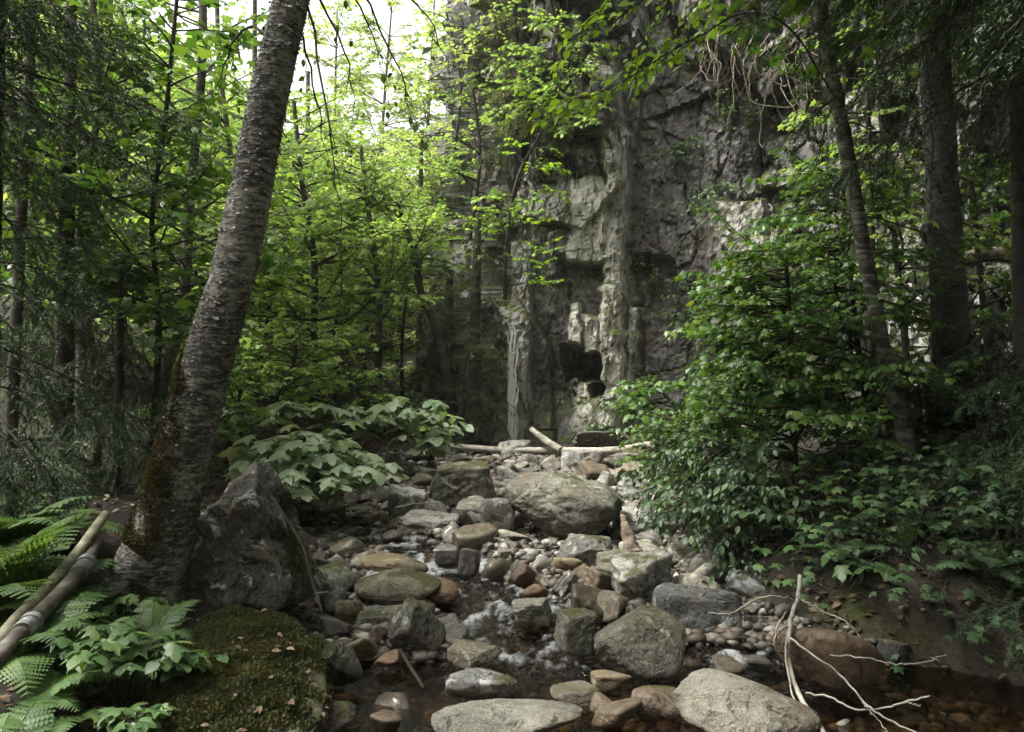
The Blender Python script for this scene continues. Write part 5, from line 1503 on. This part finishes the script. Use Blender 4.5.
def bush(name, label, base, tips, size, mat, tpl, seed, n_leaf=10, cat='shrub', r=.008, spread=.35, tilt=.28, droop=.3):
    rg = np.random.default_rng(seed)
    base = np.array(base, float)
    root = empty(name, base, label, cat)
    wd = Buf(); L = Leaves()
    for tpt in tips:
        tpt = np.array(tpt, float)
        mid = base * .45 + tpt * .55 + np.array([0, 0, .18 * np.linalg.norm(tpt - base)])
        pts = smooth_path([base + rg.normal(0, .03, 3) * np.array([1, 1, 0]), mid, tpt], 12)
        tube(wd, pts, np.linspace(r, r * .35, 12), 6)
        for k in range(n_leaf):
            q = pts[rg.integers(6, 12)]
            a = rg.uniform(0, 6.28)
            d = np.array([math.cos(a), math.sin(a), rg.uniform(-.2, .35)])
            ln = rg.uniform(.3, 1) * spread
            st = curve(q, d, ln, 4, rg, .1, -.03)
            tube(wd, st, np.linspace(r * .3, r * .15, 4), 3)
            e = st[-1]
            m_ = 2 if rg.uniform() < .7 else 3
            for j in range(m_):
                a2 = a + (j - (m_ - 1) / 2) * 1.7 + rg.normal(0, .2)
                D = np.array([[math.cos(a2), math.sin(a2), -droop + rg.normal(0, .15)]])
                L.add(e[None], D, UP[None] + rg.normal(0, tilt, (1, 3)), np.array([size * rg.uniform(.6, 1.1)]), np.array([np.clip(.5 + rg.normal(0, .25), 0, 1)]))
    wd.build('stems', M['darkbark'], root, base)
    b = Buf(); L.to(b, tpl)
    b.build('leaves', M[mat], root, base)
    return root


def gp(px, Y, dz=0):
    x = (px - CX) / F * Y
    return np.array([x, Y, gz(x, Y) + dz])


bush('hobblebush', 'big leaved pale green bush spreading above the stones behind the peaked boulder', gp(285, 7.0),
     [at(x, y, Y) for x, y, Y in [(262, 455, 6.3), (290, 440, 6.5), (318, 445, 6.4), (345, 455, 6.5), (372, 468, 6.7), (300, 470, 6.2), (330, 480, 6.3), (355, 480, 6.5), (275, 462, 6.6), (310, 492, 6.2), (318, 432, 6.9)]], .19, 'pale', MAPLE, 402, 15, r=.009)
bush('hobblebush', 'flat topped layer of pale broad leaves on the ledge behind the bush', gp(345, 9.0),
     [at(x, y, Y) for x, y, Y in [(268, 408, 8.0), (298, 405, 8.2), (335, 408, 8.6), (365, 412, 8.6), (395, 412, 8.7), (420, 408, 8.9), (380, 405, 9.0)]], .21, 'pale', MAPLE, 403, 12, r=.009, tilt=.18)
bush('hobblebush', 'small cluster of broad leaves at the end of the ledge under the cedar', gp(430, 9.2),
     [at(x, y, Y) for x, y, Y in [(415, 432, 8.9), (440, 428, 9.0), (452, 415, 9.2), (430, 440, 8.9)]], .17, 'pale', ROUND, 404, 9, r=.008)
# low herbs in the background shade
for k, (px, py, Y, lab, mt) in enumerate([
        (245, 420, 9.0, 'low leafy herb patch beside the mossy log', 'herb'), (200, 455, 7.6, 'low herb at the birch foot in the shade', 'herb'),
        (300, 395, 10.2, 'spreading herb in front of the bright maple', 'sunny'), (395, 385, 11.0, 'fern like herb below the pale stemmed maple', 'herb'),
        (330, 375, 11.5, 'low green herb beyond the ledge leaves', 'sunny'), (250, 360, 12, 'low bright herb far behind the birch', 'sunny'), (420, 350, 12.6, 'pale herb at the cedar recess', 'pale')]):
    Yb = Y
    bush('herb', lab, gp(px, Yb), [gp(px + dx, Yb + dy, h) for dx, dy, h in [(-45, -.3, .35), (-20, .3, .5), (10, -.4, .42), (40, .1, .5), (65, -.2, .33), (-70, .2, .3)]], .13, mt, MAPLE_S, 420 + k, 10, 'herb', r=.005, spread=.3)


for k, (px, Y, lab, mt) in enumerate([
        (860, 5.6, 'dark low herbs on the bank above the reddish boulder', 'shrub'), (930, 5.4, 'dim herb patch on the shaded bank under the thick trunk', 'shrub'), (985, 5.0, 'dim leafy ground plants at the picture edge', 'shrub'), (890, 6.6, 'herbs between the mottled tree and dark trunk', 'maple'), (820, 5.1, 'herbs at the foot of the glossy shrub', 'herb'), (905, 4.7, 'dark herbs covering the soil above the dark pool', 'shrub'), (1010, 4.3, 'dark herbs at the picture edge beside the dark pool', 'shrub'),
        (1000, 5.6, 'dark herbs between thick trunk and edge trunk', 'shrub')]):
    bush('herb', lab, gp(px, Y), [gp(px + dx, Y + dy, h) for dx, dy, h in [(-60, -.3, .25), (-25, .3, .4), (10, -.4, .32), (40, .1, .4), (75, -.2, .25), (-80, .2, .2), (20, .5, .35)]], .075, mt, MAPLE_S, 440 + k, 11, 'herb', r=.004, spread=.28)  # dark leaf material puts the shade of the bank into these herbs


def fern(label, base, seed, fronds, length, az=(0, 360), elev=(25, 60), mat='fern'):
    rg = np.random.default_rng(seed)
    base = np.array(base, float)
    root = empty('fern', base, label, 'fern', 'ferns on the shaded bank')
    for k in range(fronds):
        a = R(az[0] + (az[1] - az[0]) * (k + rg.uniform(.1, .9)) / fronds)
        e = R(rg.uniform(*elev))
        ln = length * rg.uniform(.75, 1.15)
        n = 24
        pts = [base.copy()]
        el = e
        for q in range(n - 1):
            el -= (1.25 * (q / n)) * 2.0 / n + .012
            pts.append(pts[-1] + ln / n * np.array([math.cos(a) * math.cos(el), math.sin(a) * math.cos(el), math.sin(el)]))
        pts = np.array(pts)
        fb = Buf()
        tube(fb, pts, np.linspace(.0045, .001, n), 4)
        L = Leaves()
        T = nrm(np.gradient(pts, axis=0))
        sd = nrm(np.cross(T, UP))
        N = np.cross(sd, T)
        m_ = 21
        t = np.linspace(.14, .985, m_)
        idx = (t * (n - 1)).astype(int)
        prof = np.sin(np.clip((1 - t) * 1.25 + .06, 0, 1) * math.pi / 2) * np.clip(.45 + 2.4 * (t - .1), 0, 1)
        for s_ in (1, -1):
            D = sd[idx] * s_ + T[idx] * .38 - UP * .12 + rg.normal(0, .05, (m_, 3))
            L.add(pts[idx], D, N[idx] + rg.normal(0, .12, (m_, 3)), ln * .27 * prof + .006, np.clip(.5 + rg.normal(0, .1, m_) + rg.normal(0, .12), 0, 1))
        L.to(fb, PINNA)
        fb.build('frond', M[mat], root, base)
    return root


FERNS = [
    ('lush fern cut by the picture edge above the old pipes', (-15, 3.7), 10, .80, (-70, 120), .10),
    ('tall bright fern behind the pale pole at the picture edge', (-8, 4.25), 10, .72, (-80, 140), .10),
    ('small bright fern on the bank behind the pale pole', (50, 4.5), 8, .45, (-60, 160), .08),
    ('fern with long fronds drooping over the dark pipe', (8, 3.25), 9, .56, (-60, 130), .10),
    ('fern leaning across the pale pole', (45, 3.9), 6, .48, (-40, 160), .08),
    ('small fern tuft at the foot of the birch roots', (152, 3.75), 8, .30, (0, 360), .10),
    ('fern sprig in the bottom corner', (0, 2.62), 6, .36, (-60, 110), .02),
    ('fern hanging low under the pipes', (22, 2.95), 6, .40, (-80, 110), .04),
    ('tiny fern tuft at the bottom edge of the mossy slab', (278, 3.15), 6, .18, (0, 360), .03),
    ('dim fern on the shaded bank under the glossy shrub', (905, 5.15), 8, .42, (0, 360), .04),
    ('dim fern at the foot of the thick dark trunk', (955, 5.8), 8, .45, (0, 360), .04),
    ('dark fern beside the dim dark boulder', (985, 4.45), 7, .38, (0, 360), .03),
    ('dark fern above the reddish brown boulder', (850, 4.75), 7, .34, (0, 360), .03),
    ('dark fern at the picture edge over the dark pool', (1025, 4.75), 8, .45, (0, 360), .04),
    ('shaded fern near the bare pole tree', (-5, 4.6), 7, .5, (-60, 150), .10),
]
for k, (lab, (px, Y), nf, ln, az, dz) in enumerate(FERNS):
    fern(lab, gp(px, Y, dz), 500 + k, nf, ln, az, (45, 78) if ln > .7 else (25, 60), mat='shrub' if lab[:3] in ('dim', 'dar') else 'fern')  # dim and dark ferns carry the shade in their leaf colour

SEED = [
    ('clump of maple seedlings with broad leaves below the birch roots', 125, 3.2, .22, 9, .10),
    ('leafy seedling clump at the edge of the mossy slab', 158, 3.25, .14, 8, .075),
    ('low seedlings trailing over the bottom of the bank', 118, 2.9, .12, 7, .085),
    ('single seedling with five fresh leaves beside the birch roots', 128, 4.0, .16, 6, .09),
    ('seedlings among the fern fronds beside the pipes', 30, 3.5, .2, 6, .09),
    ('small herbs on the mossy slab edge', 180, 3.5, .05, 4, .05),
    ('seedlings under the pale pole', 78, 3.6, .12, 8, .085),
    ('pale seedlings on the bottom edge of the mossy bank', 252, 3.12, .07, 7, .055),
]
for k, (lab, px, Y, h, n, sz) in enumerate(SEED):
    rg = np.random.default_rng(600 + k)
    b0 = gp(px, Y)
    if k in (1, 5, 7):
        b0[2] += .10
    tips = [b0 + np.array([rg.normal(0, .11 + .2 * h), rg.normal(0, .09 + .15 * h), h * rg.uniform(.5, 1.5)]) for _ in range(n)]
    bush('seedling', lab, b0, tips, sz, 'herb', MAPLE if k != 1 else ROUND, 610 + k, 4, 'seedlings', r=.0035, spread=.10, tilt=.25)

# grass blades arching over the mossy slab
root_b = gp(212, 3.3, .12)
b = Buf()
for k in range(26):
    a = rng.uniform(0, 6.28)
    pts = curve(root_b + rng.normal(0, .015, 3) * np.array([1, 1, 0]), (math.cos(a) * .5, math.sin(a) * .5, 1), rng.uniform(.1, .22), 7, rng, .05, -.22)
    tube(b, pts, np.linspace(.0018, .0004, 7), 3)
o = b.build('grass_tuft', M['fern'], origin=root_b)
tag(o, 'thin grass tuft arching over the mossy slab', 'grass')

# ferny growth on the cliff
CL = [(672, 140, 'ferny tuft high on the dark cliff face', 'hemlock'), (700, 185, 'mossy fern clump on the knobbly buttress', 'hemlock'), (730, 95, 'green fern clump under the hanging roots', 'fern'), (655, 60, 'leafy tuft on the cliff under the bright limb', 'maple'), (760, 80, 'fern tuft beside the coiled root', 'fern'),
      (640, 265, 'small spray of leaves growing from the dark slot', 'fern'), (560, 380, 'pale leafed sprig on the dark lower wall', 'herb'), (540, 345, 'thin sprig across the lower cliff wall', 'herb'), (600, 420, 'herb at the base of the cliff rib', 'herb'), (690, 300, 'dim fern patch low on the dark face', 'hemlock'),
      (985, 60, 'bright sprig high on the far rock', 'maple'), (1000, 190, 'leafy tuft on the far rock by the edge trunk', 'maple'), (800, 60, 'tuft of leaves on the ledge near the mottled tree', 'maple'), (545, 120, 'olive tuft on the receding cliff corner', 'sunny'), (600, 40, 'leafy tuft on the cliff brow', 'sunny')]
for k, (px, py, lab, mt) in enumerate(CL):
    rg = np.random.default_rng(700 + k)
    c, nn = cliff_point(px, py)
    tips = [c + nn * rg.uniform(.12, .3) + np.array([rg.normal(0, .2), rg.normal(0, .05), rg.normal(-.05, .2)]) for _ in range(9)]
    bush('cliff_plant', lab, c, tips, .075, mt, OVATE, 720 + k, 9, 'plant', r=.004, spread=.16, tilt=.5, droop=.6)

# ------------------------------------------------------------------ roots, wood, pipes
hr_base = cliff_point(740, 20)[0]
HR = empty('hanging_roots', hr_base, 'tangle of pale dead roots hanging down the upper cliff', 'roots')
b = Buf()
hr = np.random.default_rng(51)
for k in range(70):
    x0, y0 = hr.uniform(690, 800), hr.uniform(8, 50)
    c, nn = cliff_point(x0, y0)
    ln = hr.uniform(.25, 1.25)
    pts = curve(c + nn * hr.uniform(.05, .35), (hr.normal(0, .35), -.1, -1), ln, 10, hr, .22, -.10)
    tube(b, pts, np.linspace(hr.uniform(.004, .011), .002, 10), 5)
for path in [[(735, 20), (738, 50), (735, 75), (742, 90), (760, 93), (785, 92), (800, 85), (803, 72), (796, 62)], [(725, 20), (733, 48), (731, 80), (745, 88), (752, 105), (750, 125), (760, 135)], [(770, 20), (745, 40), (752, 60), (770, 70), (790, 66)], [(800, 20), (790, 40), (775, 45), (760, 38)]]:
    q = []
    for x, y in path:
        c, nn = cliff_point(x, y)
        q.append(c + nn * .38)
    q = np.array(q); q[:, 1] = q[:, 1] * .3 + q[:, 1].mean() * .7
    rt = Buf(); tube(rt, smooth_path(q, 40), np.linspace(.012, .005, 40), 7); rt.build('root', M['redwood'], HR, hr_base)
o = b.build('rootlets', M['redwood'], HR, hr_base)
o['kind'] = 'stuff'


def log(name, label, pts, r0, r1, mat, cat='log', rings=60, sides=18, seed=1, amp=.12, flat=1.0):
    rg = np.random.default_rng(seed)
    P = np.array(pts, float)
    p4 = np.hstack([P, np.linspace(r0, r1, len(P))[:, None]])
    b = Buf()
    sp = smooth_path(p4, rings)
    v0 = b.n
    rough_trunk_any(b, sp, sides, amp, seed)
    org = P.mean(0)
    if flat != 1:
        b.v[0][:, 1] = org[1] + (b.v[0][:, 1] - org[1]) * flat
    o = b.build(name, M[mat], origin=org)
    return tag(o, label, cat)


log('fallen_log', 'barkless grey log lying across the stones at the foot of the cliff', [at(448, 446, 10.2), at(500, 450, 10.1), at(560, 451, 10.0), at(610, 451, 9.9), at(650, 446, 9.9)], .038, .056, 'deadwood', seed=1)
log('broken_stick', 'broken pale stick leaning up from the fallen log', [at(531, 429, 10.1), at(545, 440, 9.95), at(560, 450, 9.85)], .035, .05, 'deadwood', seed=2, cat='stick')
log('driftwood_plank', 'split reddish driftwood stake leaning beside the domed boulder', [at(621, 513, 5.75), at(628, 536, 5.6), at(638, 562, 5.5)], .018, .062, 'redwood', seed=3, cat='driftwood', amp=.55, sides=12, flat=.45)
log('tan_log_end', 'tan barkless log end poking out from under the shrub', [at(716, 563, 5.3), at(700, 576, 5.15), at(689, 585, 5.05)], .042, .05, 'deadwood', seed=4)
log('sunken_stick', 'dark wet stick dipping into the brown pool below the ridged boulder', [at(400, 650, 4.2), at(411, 668, 4.05), at(424, 688, 3.95)], .011, .008, 'darkbark', seed=5, cat='stick', sides=10, amp=.2)
log('mossy_log', 'mossy fallen log lying in the shade behind the peaked boulder', [at(225, 432, 8.9), at(265, 430, 8.8), at(320, 437, 8.7), at(370, 428, 9.2)], .10, .08, 'mosslog', seed=6)
log('mossy_log', 'mossy arched log rising towards the crooked tree', [at(300, 372, 11.2), at(330, 366, 11.2), at(360, 352, 11.4), at(390, 345, 11.8)], .09, .06, 'mosslog', seed=7)
log('fallen_log', 'reddish fallen log crossing behind the thick dark trunk', [at(955, 262, 7.9), at(990, 254, 7.8), at(1040, 258, 7.7)], .07, .085, 'redwood', seed=8)
log('mossy_log', 'bright mossy stump of a log under the overhanging shrub', [at(742, 590, 5.2), at(762, 572, 5.25), at(784, 556, 5.4)], .085, .05, 'mosslog', seed=9)
# a thin root crossing the front of the peaked boulder
log('vine', 'thin mossy vine trailing down the stream side of the peaked boulder', [at(258, 478, 4.5), at(282, 512, 4.4), at(302, 545, 4.32), at(312, 580, 4.25), at(322, 612, 4.2)], .006, .007, 'mosslog', seed=10, cat='vine', sides=8, amp=.6)
for k, (a, c, lab) in enumerate([((395, 508, 6.9), (438, 503, 6.9), 'thin pale twig lying before the pale wedge slab'), ((333, 644, 4.3), (352, 640, 4.3), 'short white twig on the stones beside the pool'), ((650, 505, 6.2), (664, 478, 6.3), 'bent grey twig below the overhanging rock'), ((345, 528, 6.8), (300, 531, 6.5), 'thin bare twig near the upper falls'), ((930, 640, 4.6), (985, 665, 4.4), 'dim fallen stick across the dark water')]):
    p0, p1 = at(*a), at(*c)
    log('twig', lab, [p0, (p0 + p1) / 2 + np.array([0, 0, .015]), p1], .008, .004, 'deadwood', cat='twig', rings=14, sides=6, seed=20 + k)

# dead branch at the water edge
DB = [
    [(800, 575, 4.1, 7), (797, 600, 4.05, 8), (790, 625, 4.0, 8), (788, 655, 3.9, 8), (797, 690, 3.75, 8), (812, 715, 3.6, 9), (828, 738, 3.45, 9)],
    [(788, 628, 4.0, 5), (786, 660, 3.85, 4), (795, 700, 3.7, 4), (812, 728, 3.55, 5)],
    [(790, 638, 3.95, 5), (812, 655, 3.85, 4), (838, 672, 3.75, 4), (862, 700, 3.6, 4), (880, 715, 3.5, 4), (905, 728, 3.45, 4), (925, 735, 3.4, 3)],
    [(806, 693, 3.7, 4), (830, 697, 3.65, 4), (853, 709, 3.6, 4), (880, 709, 3.6, 4), (905, 702, 3.55, 4), (930, 696, 3.5, 3)],
    [(830, 655, 3.8, 3), (865, 658, 3.75, 3), (895, 664, 3.7, 3), (925, 662, 3.65, 3), (946, 655, 3.6, 2)],
    [(793, 600, 4.05, 4), (770, 596, 4.0, 4), (748, 604, 3.95, 4), (730, 614, 3.9, 3), (708, 612, 3.9, 2)],
    [(742, 606, 3.95, 2), (744, 625, 3.9, 2)], [(730, 614, 3.9, 2), (726, 622, 3.88, 2)],
    [(797, 598, 4.05, 4), (825, 612, 4.0, 3), (850, 625, 3.95, 3), (868, 650, 3.9, 2)],
    [(796, 596, 4.05, 3), (812, 606, 4.0, 2), (824, 615, 3.98, 2)],
    [(790, 625, 4.0, 4), (778, 632, 3.95, 4), (774, 645, 3.9, 3), (779, 652, 3.9, 2)],
    [(786, 612, 4.03, 3), (776, 630, 3.95, 3), (780, 650, 3.92, 2)],
    [(905, 702, 3.55, 2), (920, 706, 3.52, 2)], [(862, 702, 3.6, 3), (880, 722, 3.5, 2), (890, 735, 3.45, 2)],
]
dbase = at(828, 738, 3.45)
root = empty('dead_branch', dbase, 'bare whitish dead branch with forked twigs in front of the reddish boulder', 'branch')
for k, ln in enumerate(DB):
    b = Buf()
    p = np.array([[*at(x, y, Y), wd / 2 / F * Y * (.5 if k else .62)] for x, y, Y, wd in ln])
    sp = smooth_path(p, 30)
    sp[1:-1, :3] += hr.normal(0, .0025, (28, 3))
    rough_trunk_any(b, sp, 7, .15, 60 + k)
    b.build('limb' if k == 0 else 'twig', M['deadwood'], root, dbase)

# the pale pole and the old iron pipe lying along the bank
pole = [at(-22, 672, 2.95), at(15, 622, 3.25), at(44, 592, 3.52), at(78, 552, 3.95), at(105, 515, 4.42)]
log('pale_pole', 'pale barkless pole with dark scars lying beside the old pipe', pole, .029, .026, 'palewood', cat='pole', seed=31, rings=90, amp=.10)
m, nt, out = new_mat('old_pipe')
g = NT(nt)
pos = g.n('ShaderNodeNewGeometry').outputs['Position']
n1 = g.noise(pos, 14, 7, .65)
c = g.ramp(n1, [(.38, (.028, .023, .02)), (.52, (.07, .058, .05)), (.66, (.16, .145, .13))])
pb = g.n('ShaderNodeBsdfPrincipled', i_Base_Color=c, i_Roughness=.55, i_Metallic=.0)
g.link(pb.outputs[0], out.inputs[0]); M['pipe'] = m
m, nt, out = new_mat('zinc_collar')
g = NT(nt)
pos = g.n('ShaderNodeNewGeometry').outputs['Position']
c = g.ramp(g.noise(pos, 22, 6, .65), [(.38, (.12, .125, .13)), (.6, (.33, .34, .35))])
pb = g.n('ShaderNodeBsdfPrincipled', i_Base_Color=c, i_Roughness=.45, i_Metallic=.3)
g.link(pb.outputs[0], out.inputs[0]); M['zinc'] = m
pa, pc = at(-14, 672, 2.92), at(99, 539, 4.3)
root = empty('old_pipe', pa, 'old dark pipe with grey collars lying beside the pale pole', 'pipe')
b = Buf(); ax = smooth_path([pa, at(27, 627, 3.2), at(53, 601, 3.45), at(79, 573, 3.72)], 24); tube(b, ax, .034, 24); b.build('pipe_section', M['pipe'], root, pa)
b = Buf(); ax2 = smooth_path([at(78, 574, 3.71), at(90, 556, 3.98), pc], 20); tube(b, ax2, .028, 24); p2 = b.build('pipe_section', M['pipe'], root, pa)
p2['label'] = 'paler thinner far pipe section'
for cpt, nxt in ((at(22, 632, 3.15), at(29, 625, 3.22)), (at(78, 574, 3.71), at(84, 566, 3.83))):
    d = nxt - cpt
    b = Buf()
    for s_, r_ in ((0, .041), (.55, .039), (1.1, .044)):
        q = cpt + d * s_
        tube(b, np.array([q, q + d * .12, q + d * .38, q + d * .5]), np.array([r_ * .93, r_, r_, r_ * .93]), 28)
    b.build('collar', M['zinc'], root, pa)

# ------------------------------------------------------------------ camera, light, render
cam = bpy.data.cameras.new('camera')
cam.sensor_width = 36
cam.lens = F * 36 / 1024
cam.clip_end = 500
cam.clip_start = .05
co = bpy.data.objects.new('camera', cam)
co.location = (0, 0, CZ)
co.rotation_euler = (R(90), 0, 0)
COL.objects.link(co)
SC.camera = co

SUN_DIR = nrm(np.array([-.50, -.06, .86]))
el = math.asin(SUN_DIR[2]); az = math.atan2(SUN_DIR[0], SUN_DIR[1])
w = bpy.data.worlds.new('World')
SC.world = w
w.use_nodes = True
nt = w.node_tree
sky = nt.nodes.new('ShaderNodeTexSky')
sky.sky_type = 'NISHITA'
sky.sun_disc = False
sky.sun_elevation = el
sky.sun_rotation = az
sky.air_density = 1.0
sky.dust_density = 6.0
sky.ozone_density = 1.0
hs = nt.nodes.new('ShaderNodeHueSaturation')
hs.inputs['Saturation'].default_value = .18
nt.links.new(sky.outputs[0], hs.inputs['Color'])
ml = nt.nodes.new('ShaderNodeMix'); ml.data_type = 'RGBA'; ml.blend_type = 'MULTIPLY'
ml.inputs[0].default_value = 1
ml.inputs[7].default_value = (1.0, .99, .91, 1)
nt.links.new(hs.outputs[0], ml.inputs[6])
bg = nt.nodes['Background']
nt.links.new(ml.outputs[2], bg.inputs[0])
bg.inputs[1].default_value = .105
sl = bpy.data.lights.new('sun', 'SUN')
sl.energy = 1.5
sl.angle = R(12)
sl.color = (1, .97, .90)
so = bpy.data.objects.new('sun', sl)
from mathutils import Vector
so.rotation_euler = Vector(SUN_DIR).to_track_quat('Z', 'Y').to_euler()
so.location = (-6, 2, 14)
COL.objects.link(so)

# pale air between the trees
b = Buf()
x0, x1, y0, y1, z0, z1 = -62, 62, -42, 92, -4, 26
b.add(np.array([(x, y, q) for q in (z0, z1) for y in (y0, y1) for x in (x0, x1)], float), np.array([(0, 2, 3, 1), (4, 5, 7, 6), (0, 1, 5, 4), (2, 6, 7, 3), (0, 4, 6, 2), (1, 3, 7, 5)]))
m, nt, out = new_mat('forest_haze')
pv = nt.nodes.new('ShaderNodeVolumePrincipled')
pv.inputs['Color'].default_value = (.96, .97, .92, 1)
pv.inputs['Density'].default_value = .0010
nt.links.new(pv.outputs[0], out.inputs['Volume'])
o = b.build('haze', m, smooth=False)
tag(o, 'pale humid air between the trees', 'haze', kind='stuff')

vs = SC.view_settings
SC.display_settings.display_device = 'sRGB'
vs.view_transform = 'Standard'
vs.look = 'None'
vs.exposure = 2.25
vs.gamma = 1
cy = SC.cycles
cy.max_bounces = 6
cy.diffuse_bounces = 3
cy.volume_bounces = 0
cy.use_adaptive_sampling = True
cy.adaptive_threshold = .025
cy.glossy_bounces = 2
cy.transmission_bounces = 4
cy.transparent_max_bounces = 8
cy.caustics_reflective = False
cy.caustics_refractive = False
cy.use_denoising = True
try:
    cy.denoiser = 'OPENIMAGEDENOISE'
    cy.denoising_input_passes = 'RGB_ALBEDO_NORMAL'
except Exception:
    pass
cy.sample_clamp_indirect = 6
